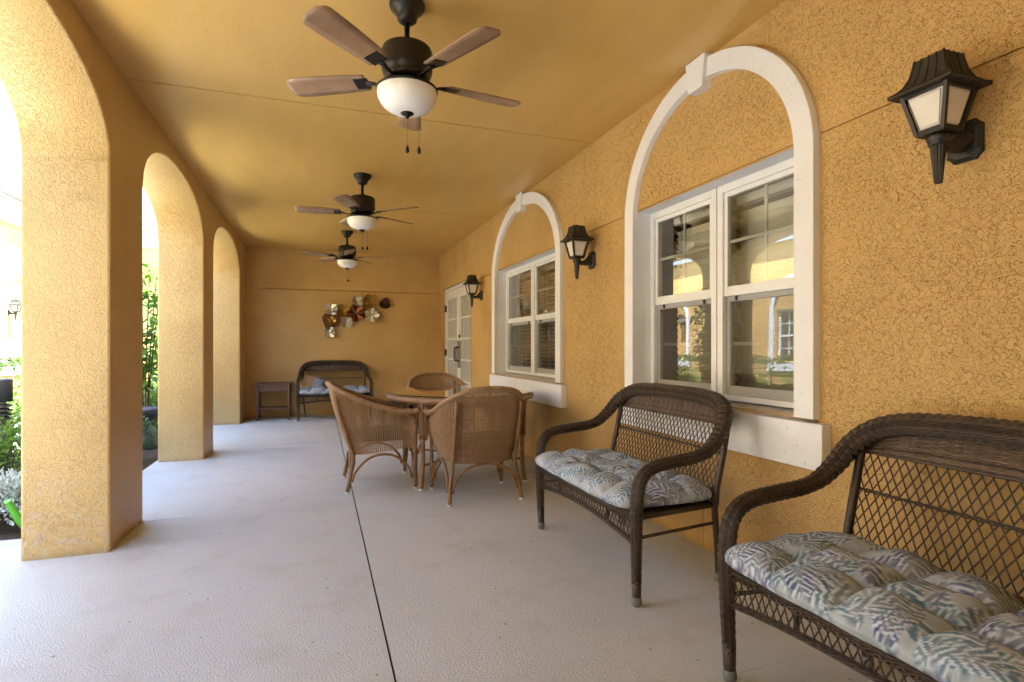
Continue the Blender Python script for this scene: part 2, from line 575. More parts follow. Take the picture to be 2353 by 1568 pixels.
def empty(name, loc=(0, 0, 0), rz=0.0):
    o = bpy.data.objects.new(name, None)
    o.empty_display_size = 0.1
    col.objects.link(o)
    o.location = loc
    o.rotation_euler = (0, 0, rz)
    return o

def copy_tree(o, parent=None):
    c = o.copy()
    col.objects.link(c)
    c.parent = parent
    for ch in list(o.children):
        copy_tree(ch, c)
    return c

# ---------------------------------------------------------------- layout numbers
XL, XLO, XR = -1.095, -1.505, 2.085     # inner/outer arcade faces, house wall
YB, YF = 9.86, -1.75                     # end wall, far end behind the camera
H = 2.79

def hfield(ys, zs, depth, to3d, mb=None):
    """rectangular relief: depth(i,j) -> metres into the wall, or None for an opening"""
    m = mb or MB()
    ny, nz = len(ys) - 1, len(zs) - 1
    D = [[depth((ys[i] + ys[i + 1]) / 2, (zs[j] + zs[j + 1]) / 2) for j in range(nz)] for i in range(ny)]
    for i in range(ny):
        for j in range(nz):
            d = D[i][j]
            if d is None:
                continue
            a, b, c, e = ys[i], ys[i + 1], zs[j], zs[j + 1]
            m.quad(to3d(a, c, d), to3d(b, c, d), to3d(b, e, d), to3d(a, e, d))
            if i + 1 < ny and D[i + 1][j] is not None and abs(D[i + 1][j] - d) > 1e-6:
                d2 = D[i + 1][j]
                m.quad(to3d(b, c, d), to3d(b, c, d2), to3d(b, e, d2), to3d(b, e, d))
            if j + 1 < nz and D[i][j + 1] is not None and abs(D[i][j + 1] - d) > 1e-6:
                d2 = D[i][j + 1]
                m.quad(to3d(a, e, d), to3d(b, e, d), to3d(b, e, d2), to3d(a, e, d2))
    return m

# ---------------------------------------------------------------- ground and floor
g = MB()
g.quad((-150, -150, -0.16), (150, -150, -0.16), (150, 150, -0.16), (-150, 150, -0.16))
g.build('ground', 'lawn')['kind'] = 'structure'
# floor slab with its saw-cut joint and faint cross joints
JX = 0.268
ys = sorted([YF, YB + 0.3, 4.235, 4.241, 1.56, 1.566, 6.90, 6.906, -1.1, -1.094])
xs = [XLO - 0.03, JX - 0.0045, JX + 0.0045, XR + 0.3]
def fdepth(x, y):
    if abs(x - JX) < 0.0045:
        return 0.018
    for q in (4.238, 1.563, 6.903, -1.097):
        if abs(y - q) < 0.003:
            return 0.0012
    return 0.0
fm = hfield(xs, ys, fdepth, lambda x, y, d: (x + 0.004 * (y - 5) if abs(x - JX) < 0.02 else x, y, -d))
fm.quad((XLO - 0.03, YF, 0), (XLO - 0.03, YF, -0.16), (XLO - 0.03, YB + 0.3, -0.16), (XLO - 0.03, YB + 0.3, 0))
porch_floor = fm.build('floor', 'floor')
porch_floor['kind'] = 'structure'
jm = MB()
jm.box(JX - 0.03, JX + 0.03, YF, YB, -0.04, -0.0165)
j = jm.build('joint_filler', 'joint', porch_floor)
# path that leaves the first arch, courtyard path, planting bed
pm = MB()
pm.box(-3.25, XLO - 0.032, -2.0, 4.24, -0.2, -0.035)
pm.build('path', 'concrete', bevel=0.01)['kind'] = 'structure'
pm = MB()
pm.box(-4.6, -3.252, -14, 15.0, -0.2, -0.035)
pm.build('courtyard_path', 'concrete', bevel=0.01)['kind'] = 'structure'
pm = MB()
pm.grid(lambda u, v: (XLO - 0.031 - 1.72 * u, 4.245 + 10.75 * v, -0.06 + 0.03 * math.sin(7 * u + 40 * v) * math.sin(PI * u)), 20, 90)
pm.build('planting_bed', 'mulch')['kind'] = 'structure'
pm = MB()
pm.quad((-5.9, -14, -0.05), (-4.61, -14, -0.05), (-4.61, 16, -0.05), (-5.9, 16, -0.05))
pm.build('hedge_bed', 'mulch')['kind'] = 'structure'

# ---------------------------------------------------------------- ceiling
ys = sorted([YF, YB + 0.3] + [q + s_ for q in (-1.40, 1.27, 3.945, 6.62) for s_ in (-0.005, 0.005)])
def cdepth(x, y):
    return 0.05 if any(abs(y - q) < 0.005 for q in (-1.40, 1.27, 3.945, 6.62)) else 0.0
cm = hfield([XLO, XR + 0.3], ys, cdepth, lambda x, y, d: (x, y, H + d))
ceiling = cm.build('ceiling', 'ceiling')
ceiling['kind'] = 'structure'
rm = MB()
rm.box(XLO - 0.03, XR + 6.0, YF - 0.3, YB + 0.8, H + 0.07, H + 0.18)
rf = rm.build('porch_roof', 'trim')
tag(rf, 'white flat roof slab over the porch', 'roof')

# ---------------------------------------------------------------- arcade wall with arches
PIL = [(YF, -1.12), (0.97, 1.57), (3.665, 4.28), (6.37, 6.925), (9.165, YB + 0.28)]
SPR, TOP = 2.19, 2.655
def arc_z(y, a, b):
    c, r = (a + b) / 2, (b - a) / 2
    q = min(1.0, abs((y - c) / r))
    return SPR + (TOP - SPR) * (1 - q ** 2.25) ** (1 / 2.25)
am = MB()
ZT = H + 0.04
def wquad(y0, y1, za0, za1, zb):
    am.quad((XL, y0, za0), (XL, y0, zb), (XL, y1, zb), (XL, y1, za1))
    am.quad((XLO, y1, za1), (XLO, y1, zb), (XLO, y0, zb), (XLO, y0, za0))
for k, (a, b) in enumerate(PIL):
    wquad(a, b, -0.02, -0.02, SPR)
    wquad(a, b, SPR, SPR, ZT)
    for yy in (a, b):
        am.quad((XL, yy, -0.02), (XLO, yy, -0.02), (XLO, yy, SPR), (XL, yy, SPR))
    am.quad((XL, a, ZT), (XLO, a, ZT), (XLO, b, ZT), (XL, b, ZT))
    if k + 1 < len(PIL):
        c, d = b, PIL[k + 1][0]
        N = 40
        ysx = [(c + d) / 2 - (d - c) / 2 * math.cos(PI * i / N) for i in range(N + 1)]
        ysx[0], ysx[-1] = c, d
        for i in range(N):
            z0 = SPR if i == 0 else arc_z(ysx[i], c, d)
            z1 = SPR if i == N - 1 else arc_z(ysx[i + 1], c, d)
            wquad(ysx[i], ysx[i + 1], z0, z1, ZT)
            am.quad((XL, ysx[i], z0), (XLO, ysx[i], z0), (XLO, ysx[i + 1], z1), (XL, ysx[i + 1], z1))
            am.sm[-1] = True
            am.quad((XL, ysx[i], ZT), (XLO, ysx[i], ZT), (XLO, ysx[i + 1], ZT), (XL, ysx[i + 1], ZT))
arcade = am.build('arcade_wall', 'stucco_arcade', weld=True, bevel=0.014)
tag(arcade, 'ochre stucco arcade wall with rounded arches along the garden side', 'wall')

# end wall
ys = sorted([XL - 0.0, XR + 0.3])
bm_ = hfield(ys, [-0.02, 2.112, 2.130, H + 0.04], lambda x, z: 0.035 if abs(z - 2.121) < 0.009 else 0.0, lambda x, z, d: (x, YB + d, z))
bm_.quad((XL, YB + 0.28, -0.02), (XR + .3, YB + 0.28, -0.02), (XR + .3, YB + 0.28, H), (XL, YB + 0.28, H))
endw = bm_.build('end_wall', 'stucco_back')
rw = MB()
rw.box(XLO, XR + 0.3, YF - 0.25, YF + 0.002, -0.16, H + 0.04)  # unseen wall, added to balance the light in the porch
rwo = rw.build('added_rear_wall', 'stucco_back')
tag(rwo, 'ochre stucco wall added unseen behind the camera to balance the light', 'wall')
tag(endw, 'plain ochre stucco end wall behind the far wicker bench', 'wall')

# ---------------------------------------------------------------- house wall
W1 = (1.936, 3.290, 0.835, 2.08)      # opening y0 y1 z0 z1
W2 = (4.613, 6.40, 0.835, 2.08)
DR = (7.65, 9.60, 0.0, 2.17)
GZ = 2.09
ys = sorted([YF, YB + 0.3, W1[0], W1[1], W2[0], W2[1], DR[0], DR[1], 7.3, 2.600, 2.605, 5.52, 5.525])
zs = sorted([-0.02, 0.001, W1[2], W1[3], GZ - 0.0045, GZ + 0.0045, DR[3], H + 0.04, 0.70])
def hdepth(y, z):
    for (a, b, c, d) in (W1, W2):
        if a < y < b and c < z < d:
            return None
    if DR[0] < y < DR[1] and z < DR[3]:
        return None
    if abs(z - GZ) < 0.0045 and y < 7.3:
        return 0.012
    if z < 0.7 and (2.600 < y < 2.605 or 5.52 < y < 5.525):
        return 0.008
    return 0.0
hm = hfield(ys, zs, hdepth, lambda y, z, d: (XR + d, y, z))
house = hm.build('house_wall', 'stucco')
tag(house, 'ochre stucco house wall holding two arched windows and a double door', 'wall')

def arched_window(op, half, cw, ctr, spring, btop, key_y, cols, name_label):
    """white casing with elliptical head, keystone, apron; frame, sashes, muntins, panes as sub-parts"""
    y0, y1, z0, z1 = op
    P = 0.042                         # how proud the casing stands
    xa, xb = XR - P, XR + 0.01
    m = MB()
    N = 44
    def ring(a, b, zc):
        pts = [(ctr - a, z0)]
        for i in range(N + 1):
            th = PI - PI * i / N
            pts.append((ctr + a * math.cos(th), zc + b * math.sin(th)))
        pts.append((ctr + a, z0))
        return pts
    o_ = ring(half, btop, spring)
    i_ = ring(half - cw, btop - cw, spring)
    for k in range(len(o_) - 1):
        (a, b), (c, d) = o_[k], o_[k + 1]
        (e, f), (g_, h_) = i_[k], i_[k + 1]
        m.quad((xa, a, b), (xa, c, d), (xa, g_, h_), (xa, e, f))
        m.quad((xa, a, b), (xb, a, b), (xb, c, d), (xa, c, d))
        m.quad((xa, e, f), (xa, g_, h_), (xb, g_, h_), (xb, e, f))
        if 0 < k < len(o_) - 2:
            m.sm[-1] = m.sm[-2] = True
    win = m.build('arched_window', 'trim', house, weld=True, bevel=0.004)
    win['label'] = name_label
    # keystone
    m = MB()
    kt, kb_, hz = 0.085, 0.062, 0.0
    zk0, zk1 = spring + btop - cw - 0.055, min(H - 0.002, spring + btop + 0.05)
    prof = [(key_y - kb_, zk0), (key_y + kb_, zk0), (key_y + kt, zk1), (key_y - kt, zk1)]
    xk = xa - 0.022
    m.poly([(xk, y, z) for y, z in prof])
    m.poly([(xb, y, z) for y, z in reversed(prof)])
    for k in range(4):
        (a, b), (c, d) = prof[k], prof[(k + 1) % 4]
        m.quad((xk, a, b), (xb, a, b), (xb, c, d), (xk, c, d))
    m.build('keystone', 'trim', win, weld=True, bevel=0.004)
    # apron
    m = MB()
    m.box(XR - P - 0.012, XR + 0.01, ctr - half - 0.055, ctr + half + 0.045, 0.615, z0 - 0.016)
    m.build('apron', 'trim', win, bevel=0.004)
    # reveals (white painted)
    dp = 0.15
    m = MB()
    m.quad((XR - 0.0, y0, z0), (XR + dp, y0, z0), (XR + dp, y0, z1), (XR, y0, z1))
    m.quad((XR, y1, z0), (XR, y1, z1), (XR + dp, y1, z1), (XR + dp, y1, z0))
    m.quad((XR, y0, z1), (XR + dp, y0, z1), (XR + dp, y1, z1), (XR, y1, z1))
    m.build('reveal', 'trim', win)
    m = MB()
    m.quad((XR - P - 0.006, y0 - 0.1, z0 - 0.014), (XR + dp, y0 - 0.1, z0 + 0.012), (XR + dp, y1 + 0.1, z0 + 0.012), (XR - P - 0.006, y1 + 0.1, z0 - 0.014))
    m.build('sill', 'sill', win)
    # outer vinyl frame: two units side by side
    xf = XR + 0.100
    mid = (y0 + y1) / 2
    zf0 = z0 + 0.018
    fw = 0.045
    for (a, b) in ((y0 + 0.002, mid - 0.004), (mid + 0.004, y1 - 0.002)):
        m = MB()
        m.box(xf, xf + 0.07, a, a + fw, zf0, z1 - 0.002)
        m.box(xf, xf + 0.07, b - fw, b, zf0, z1 - 0.002)
        m.box(xf, xf + 0.07, a + fw, b - fw, z1 - fw - 0.002, z1 - 0.002)
        m.box(xf, xf + 0.07, a + fw, b - fw, zf0, zf0 + 0.03)
        m.build('frame', 'vinyl', win, bevel=0.003)
        zm = (zf0 + z1) / 2
        ia, ib = a + fw, b - fw
        # upper sash (outer), lower sash set back
        for (za, zb, xo, rb, rt) in ((zm - 0.025, z1 - fw - 0.002, xf + 0.012, 0.055, 0.028), (zf0 + 0.03, zm - 0.025, xf + 0.03, 0.05, 0.03)):
            m = MB()
            sw = 0.026
            m.box(xo, xo + 0.03, ia, ia + sw, za, zb)
            m.box(xo, xo + 0.03, ib - sw, ib, za, zb)
            m.box(xo, xo + 0.03, ia + sw, ib - sw, za, za + rb)
            m.box(xo, xo + 0.03, ia + sw, ib - sw, zb - rt, zb)
            m.build('sash', 'vinyl', win, bevel=0.002)
            ga, gb, gz0, gz1 = ia + sw, ib - sw, za + rb, zb - rt
            for c_ in range(1, cols):
                yy = ga + (gb - ga) * c_ / cols
                m = MB()
                m.box(xo + 0.019, xo + 0.027, yy - 0.009, yy + 0.009, gz0, gz1)
                m.build('muntin', 'vinyl', win)
            zz = (gz0 + gz1) / 2
            m = MB()
            m.box(xo + 0.018, xo + 0.0265, ga, gb, zz - 0.009, zz + 0.009)
            m.build('muntin', 'vinyl', win)
            for c_ in range(cols):
                for r_ in range(2):
                    m = MB()
                    pa, pb = ga + (gb - ga) * c_ / cols, ga + (gb - ga) * (c_ + 1) / cols
                    qa, qb = gz0 + (gz1 - gz0) * r_ / 2, gz0 + (gz1 - gz0) * (r_ + 1) / 2
                    m.quad((xo + 0.014, pa, qa), (xo + 0.014, pa, qb), (xo + 0.014, pb, qb), (xo + 0.014, pb, qa))
                    m.build('pane', 'glass', win)
        # insect screen over the lower sash
        m = MB()
        m.quad((xf + 0.026, ia, zf0 + 0.03), (xf + 0.026, ia, zm - 0.025), (xf + 0.026, ib, zm - 0.025), (xf + 0.026, ib, zf0 + 0.03))
        m.build('insect_screen', 'screen', win)
        # screen latches
        for q in (0.15, 0.85):
            m = MB()
            yy = ia + (ib - ia) * q
            m.box(xf + 0.016, xf + 0.024, yy - 0.006, yy + 0.006, zm - 0.052, zm - 0.027)
            m.build('latch', 'bronze', win)
    return win

arched_window(W1, 0.784, 0.106, 2.611, 2.03, 0.742, 2.60, 2, 'arched window with white casing behind the nearer benches')
arched_window(W2, 1.022, 0.112, 5.508, 2.005, 0.762, 5.51, 3, 'wide arched window with white casing behind the round table')

# blinds hang inside the glass
def blind(y0, y1, z0, z1, x, tilt, label, bow=0.0):
    b = empty('window_blind', (x, (y0 + y1) / 2, z0))
    tag(b, label, 'blind', 'blinds inside the arched windows')
    L = y1 - y0
    m = MB()
    m.box(-0.03, 0.03, -L / 2, L / 2, z1 - z0 - 0.05, z1 - z0)
    m.build('head_rail', 'blind', b, bevel=0.003)
    n = int((z1 - z0 - 0.09) / 0.043)
    m = MB()
    s_ = 0.024
    m.grid(lambda u, v: ((u - 0.5) * 2 * s_, (v - 0.5) * L, 0.004 * (1 - (2 * u - 1) ** 2)), 4, 1)
    src = None
    for k in range(n):
        z = 0.03 + k * 0.043
        if src is None:
            src = m.build('slat', 'blind', b, (0, 0, z), solid=0.002)
            src.rotation_euler = (0, R(tilt), 0)
        else:
            link_mesh('slat', src, b, (0, random.uniform(-.002, .002), z), (R(random.uniform(-.25, .25)), R(tilt + random.uniform(-3, 3)), 0))
    m = MB()
    m.box(-0.025, 0.025, -L / 2, L / 2, -0.005, 0.012)
    m.build('bottom_rail', 'blind', b, bevel=0.003)
    for q in (-0.36, 0.36):
        m = MB()
        m.tube([(-0.027, q * L, 0), (-0.027, q * L, z1 - z0 - 0.05)], 0.0015, 5)
        m.build('ladder_cord', 'cord', b)
random.seed(3)
mid1, mid2 = (W1[0] + W1[1]) / 2, (W2[0] + W2[1]) / 2
bx_ = XR + 0.255
blind(W1[0] + 0.03, mid1 - 0.02, 0.90, 2.03, bx_, 62, 'cream slatted blind behind the half of the near window by the corner lamp')
blind(mid1 + 0.02, W1[1] - 0.10, 0.90, 2.03, bx_, 62, 'cream slatted blind behind the far half of the near window')
blind(W2[0] + 0.03, mid2 - 0.02, 0.90, 2.03, bx_, 28, 'cream slatted blind behind the near half of the wide window')
blind(mid2 + 0.02, W2[1] - 0.10, 0.90, 2.03, bx_, 34, 'cream slatted blind behind the half of the wide window nearest the door')
# the room behind the glass
rmm = MB()
x0, x1 = XR + 0.205, XR + 4.2
rmm.quad((x1, 0.5, 0), (x1, YB, 0), (x1, YB, H), (x1, 0.5, H))
rmm.quad((x0, 0.5, 0), (x1, 0.5, 0), (x1, 0.5, H), (x0, 0.5, H))
rmm.quad((x0, YB, 0), (x1, YB, 0), (x1, YB, H), (x0, YB, H))
rmm.quad((x0, 0.5, 0), (x1, 0.5, 0), (x1, YB, 0), (x0, YB, 0))
rmm.quad((x0, 0.5, H), (x1, 0.5, H), (x1, YB, H), (x0, YB, H))
rmm.build('interior_room', 'room')['kind'] = 'structure'

# ---------------------------------------------------------------- french door
def french_door():
    y0, y1, z1 = DR[0], DR[1], DR[3]
    dp = 0.055
    m = MB()          # stucco return of the opening
    m.quad((XR, y0, 0), (XR + 0.12, y0, 0), (XR + 0.12, y0, z1), (XR, y0, z1))
    m.quad((XR, y1, 0), (XR, y1, z1), (XR + 0.12, y1, z1), (XR + 0.12, y1, 0))
    m.quad((XR, y0, z1), (XR + 0.12, y0, z1), (XR + 0.12, y1, z1), (XR, y1, z1))
    m.build('door_return', 'stucco', house)
    xf = XR + dp
    m = MB()
    fw = 0.055
    m.box(xf, xf + 0.07, y0 + 0.002, y0 + fw, 0.004, z1 - 0.002)
    m.box(xf, xf + 0.07, y1 - fw, y1 - 0.002, 0.004, z1 - 0.002)
    m.box(xf, xf + 0.07, y0 + fw, y1 - fw, z1 - fw, z1 - 0.002)
    door = m.build('french_door', 'door_paint', house, bevel=0.003)
    door['label'] = 'white double door with narrow glass panes'
    mid = (y0 + y1) / 2
    zt = z1 - fw - 0.004
    for (a, b) in ((y0 + fw + 0.003, mid - 0.002), (mid + 0.002, y1 - fw - 0.003)):
        m = MB()
        st = 0.135
        x = xf + 0.014
        z0 = 0.02
        ga, gb, ga_z, gb_z = a + st, b - st, 0.28, zt - 0.15
        m.box(x, x + 0.044, a, ga, z0, zt)
        m.box(x, x + 0.044, gb, b, z0, zt)
        m.box(x, x + 0.044, ga, gb, z0, ga_z)
        m.box(x, x + 0.044, ga, gb, gb_z, zt)
        m.build('door_leaf', 'door_paint', door, bevel=0.003)
        # raised lip round the glass
        m = MB()
        for (p, q, r_, s_) in ((ga - 0.02, ga, ga_z - 0.02, gb_z + 0.02), (gb, gb + 0.02, ga_z - 0.02, gb_z + 0.02), (ga, gb, ga_z - 0.02, ga_z), (ga, gb, gb_z, gb_z + 0.02)):
            m.box(x - 0.008, x + 0.002, p, q, r_, s_)
        m.build('glass_lip', 'door_paint', door, bevel=0.002)
        nc, nr = 4, 5
        for c_ in range(1, nc):
            yy = ga + (gb - ga) * c_ / nc
            m = MB()
            m.box(x - 0.004, x + 0.02, yy - 0.013, yy + 0.013, ga_z, gb_z)
            m.build('muntin', 'door_paint', door)
        for r_ in range(1, nr):
            zz = ga_z + (gb_z - ga_z) * r_ / nr
            m = MB()
            m.box(x - 0.003, x + 0.019, ga, gb, zz - 0.013, zz + 0.013)
            m.build('muntin', 'door_paint', door)
        for c_ in range(nc):
            for r_ in range(nr):
                m = MB()
                pa, pb = ga + (gb - ga) * c_ / nc, ga + (gb - ga) * (c_ + 1) / nc
                qa, qb = ga_z + (gb_z - ga_z) * r_ / nr, ga_z + (gb_z - ga_z) * (r_ + 1) / nr
                m.quad((x + 0.012, pa, qa), (x + 0.012, pa, qb), (x + 0.012, pb, qb), (x + 0.012, pb, qa))
                m.build('pane', 'glass', door)
    for s_ in (-1, 1):
        yy = mid + s_ * 0.062
        m = MB()
        m.box(xf + 0.004, xf + 0.016, yy - 0.022, yy + 0.022, 0.82, 1.26)
        m.build('handle_plate', 'bronze', door, bevel=0.003)
        m = MB()
        m.tube(crom([(xf + 0.01, yy, 0.93), (xf - 0.045, yy, 0.945), (xf - 0.055, yy, 0.99), (xf - 0.055, yy, 1.10), (xf - 0.045, yy, 1.145), (xf + 0.01, yy, 1.16)], 5), 0.010, 8)
        m.build('pull_handle', 'bronze', door)
    m = MB()
    m.lathe([(0.0, 0.0), (0.028, 0.0), (0.028, 0.014), (0.018, 0.02), (0.0, 0.02)], n=16)
    lk = m.build('lock', 'bronze', door, (xf + 0.013, mid - 0.04, 1.33))
    lk.rotation_euler = (0, R(-90), 0)
    for s_, yy in ((1, y1 - fw), (-1, y0 + fw)):
        for zz in (0.3, 1.06, 1.83):
            m = MB()
            m.tube([(xf - 0.008, yy, zz - 0.06), (xf - 0.008, yy, zz + 0.06)], 0.011, 8)
            m.box(xf - 0.003, xf + 0.012, yy - 0.03, yy + 0.03, zz - 0.055, zz + 0.055)
            m.build('hinge', 'bronze', door)
    # pale curtain lining just inside the panes
    m = MB()
    m.grid(lambda u, v: (xf + 0.11 + 0.008 * math.sin(u * 130), y0 + 0.06 + (y1 - y0 - 0.12) * u, 0.05 + v * (z1 - 0.1)), 240, 1)
    cu = m.build('door_curtain', 'blind')
    tag(cu, 'pale curtain hanging behind the glass of the double door', 'curtain')
french_door()

# ---------------------------------------------------------------- wall lanterns
def lantern():
    """local: wall at x=0, body stands out towards -x, z=0 at the back plate"""
    t = empty('wall_lantern')
    cx = -0.14
    # fluted, stepped pagoda roof
    m = MB()
    prof = [(0.046, 0.262), (0.049, 0.240), (0.056, 0.205), (0.069, 0.176), (0.086, 0.160), (0.100, 0.153), (0.100, 0.146)]
    NS = 28
    def sq(r, k, fl):
        side, q = divmod(k, NS // 4)
        f = q / (NS // 4) * 2 - 1
        rr = r * (1 - (0.035 if (q % 2 and fl) else 0.0))
        return [(rr, f * r), (-f * r, rr), (-rr, -f * r), (f * r, -rr)][side]
    base = len(m.v)
    for i, (r, z) in enumerate(prof):
        for k in range(NS):
            x, y = sq(r, k, i < 5)
            m.v.append((cx + x, y, z))
    for i in range(len(prof) - 1):
        for k in range(NS):
            a, b = base + i * NS + k, base + i * NS + (k + 1) % NS
            m.face((a, a + NS, b + NS, b))
    m.face([base + k for k in range(NS)])
    m.face([base + (len(prof) - 1) * NS + k for k in reversed(range(NS))])
    m.build('lantern_roof', 'roofblack', t)
    m = MB()
    for ang in range(4):          # raised seams down each hip
        dx, dy = [(1, 1), (-1, 1), (-1, -1), (1, -1)][ang]
        m.tube([(cx + dx * r, dy * r, z + 0.001) for r, z in prof[:-1]], 0.0035, 5)
    for dx, dy in ((1, 0), (-1, 0), (0, 1), (0, -1)):
        for q in (-0.5, 0.0, 0.5):
            m.tube([(cx + (dx * r if dx else q * r), (dy * r if dy else q * r), z + 0.0005) for r, z in prof[:-1]], 0.0028, 5)
    m.build('roof_seams', 'roofblack', t)
    m = MB()
    m.lathe([(0.010, 0.258), (0.010, 0.272), (0.006, 0.276), (0.0, 0.277)], (cx, 0, 0), 10)
    m.build('finial', 'black', t)
    # cage
    zt, zb, rt, rb = 0.147, 0.012, 0.074, 0.044
    m = MB()
    for dx, dy in ((1, 1), (-1, 1), (-1, -1), (1, -1)):
        m.bar((cx + dx * (rt - 0.004), dy * (rt - 0.004), zt), (cx + dx * (rb - 0.003), dy * (rb - 0.003), zb), 0.012, 0.012, (1, 0, 0))
    for z, r in ((zt - 0.005, rt - 0.002), (zb + 0.006, rb)):
        for s_ in (-1, 1):
            m.bar((cx - r, s_ * (r - 0.004), z), (cx + r, s_ * (r - 0.004), z), 0.010, 0.013)
            m.bar((cx + s_ * (r - 0.004), -r, z), (cx + s_ * (r - 0.004), r, z), 0.010, 0.0127)
    m.box(cx - rb, cx + rb, -rb, rb, zb - 0.006, zb + 0.003)
    m.build('cage', 'black', t)
    for k, (dx, dy) in enumerate(((1, 0), (0, 1), (-1, 0), (0, -1))):
        m = MB()
        def P_(a, z, off):
            f = (z - zb) / (zt - zb)
            r = rb + (rt - rb) * f - off
            return (cx + dx * r - dy * a * (r - 0.007), dy * r + dx * a * (r - 0.007), z)
        z0_, z1_ = zb + 0.008, zt - 0.006
        m.quad(P_(-1, z0_, .009), P_(1, z0_, .009), P_(1, z1_, .009), P_(-1, z1_, .009))
        # raised centre of the moulded pane
        q0, q1 = z0_ + 0.014, z1_ - 0.014
        a_ = 0.80
        ins = [P_(-a_, q0, .004), P_(a_, q0, .004), P_(a_, q1, .004), P_(-a_, q1, .004)]
        out = [P_(-a_ - .08, q0 - .006, .0088), P_(a_ + .08, q0 - .006, .0088), P_(a_ + .08, q1 + .006, .0088), P_(-a_ - .08, q1 + .006, .0088)]
        m.quad(*ins)
        for i in range(4):
            m.quad(out[i], out[(i + 1) % 4], ins[(i + 1) % 4], ins[i])
        m.build('glass_pane', 'lampglass', t)
    # collar and fluted spike
    m = MB()
    m.lathe([(0.030, 0.008), (0.033, 0.0), (0.033, -0.010), (0.029, -0.014), (0.029, -0.024), (0.026, -0.030)], (cx, 0, 0), 20)
    m.build('collar', 'black', t)
    m = MB()
    NF = 32
    pr = [(0.0235, -0.028), (0.022, -0.05), (0.017, -0.10), (0.0125, -0.150), (0.010, -0.155)]
    base = len(m.v)
    for r, z in pr:
        for k in range(NF):
            a = 2 * PI * k / NF
            rr = r * (1 - 0.10 * (k % 2))
            m.v.append((cx + rr * math.cos(a), rr * math.sin(a), z))
    for i in range(len(pr) - 1):
        for k in range(NF):
            a, b = base + i * NF + k, base + i * NF + (k + 1) % NF
            m.face((a, a + NF, b + NF, b))
    m.face([base + (len(pr) - 1) * NF + k for k in reversed(range(NF))])
    m.build('spike', 'black', t)
    # arm and back plate
    m = MB()
    m.tube(crom([(cx + 0.01, 0, -0.018), (cx + 0.045, 0, -0.026), (cx + 0.085, 0, -0.018), (-0.02, 0, 0.0)], 6), [0.015 + 0.027 * (i / 18) ** 2 for i in range(19)], 14)
    m.build('arm', 'black', t)
    m = MB()
    def oct_(x, hy, hz, c):
        return [(x, -hy + c, -hz), (x, hy - c, -hz), (x, hy - c * .55, -hz + c * .55), (x, hy, -hz + c), (x, hy, hz - c), (x, hy - c * .55, hz - c * .55), (x, hy - c, hz), (x, -hy + c, hz),
                (x, -hy + c * .55, hz - c * .55), (x, -hy, hz - c), (x, -hy, -hz + c), (x, -hy + c * .55, -hz + c * .55)]
    ly = [oct_(0.006, .055, .068, .022), oct_(-0.012, .055, .068, .022), oct_(-0.022, .045, .058, .020), oct_(-0.024, .040, .052, .018)]
    for a, b in zip(ly, ly[1:]):
        for i in range(12):
            m.quad(a[i], a[(i + 1) % 12], b[(i + 1) % 12], b[i])
    m.poly(ly[-1])
    m.build('back_plate', 'black', t, weld=True)
    return t

lan = lantern()
LG = 'black wall lanterns'
spots = [((XR, 1.25, 1.85), 0, 'black wall lantern above the nearest bench, largest in the picture'),
         ((XR, 3.95, 1.85), 0, 'black wall lantern between the two arched windows'),
         ((XR, 7.10, 1.85), 0, 'black wall lantern beside the white double door'),
         ((-5.8, 13.62, 1.85), PI, 'black wall lantern on the sunlit building across the courtyard')]
for k, (p, rz, lb) in enumerate(spots):
    o = lan if k == 0 else copy_tree(lan)
    o.location = p
    o.rotation_euler = (0, 0, rz)
    tag(o, lb, 'lantern', LG)

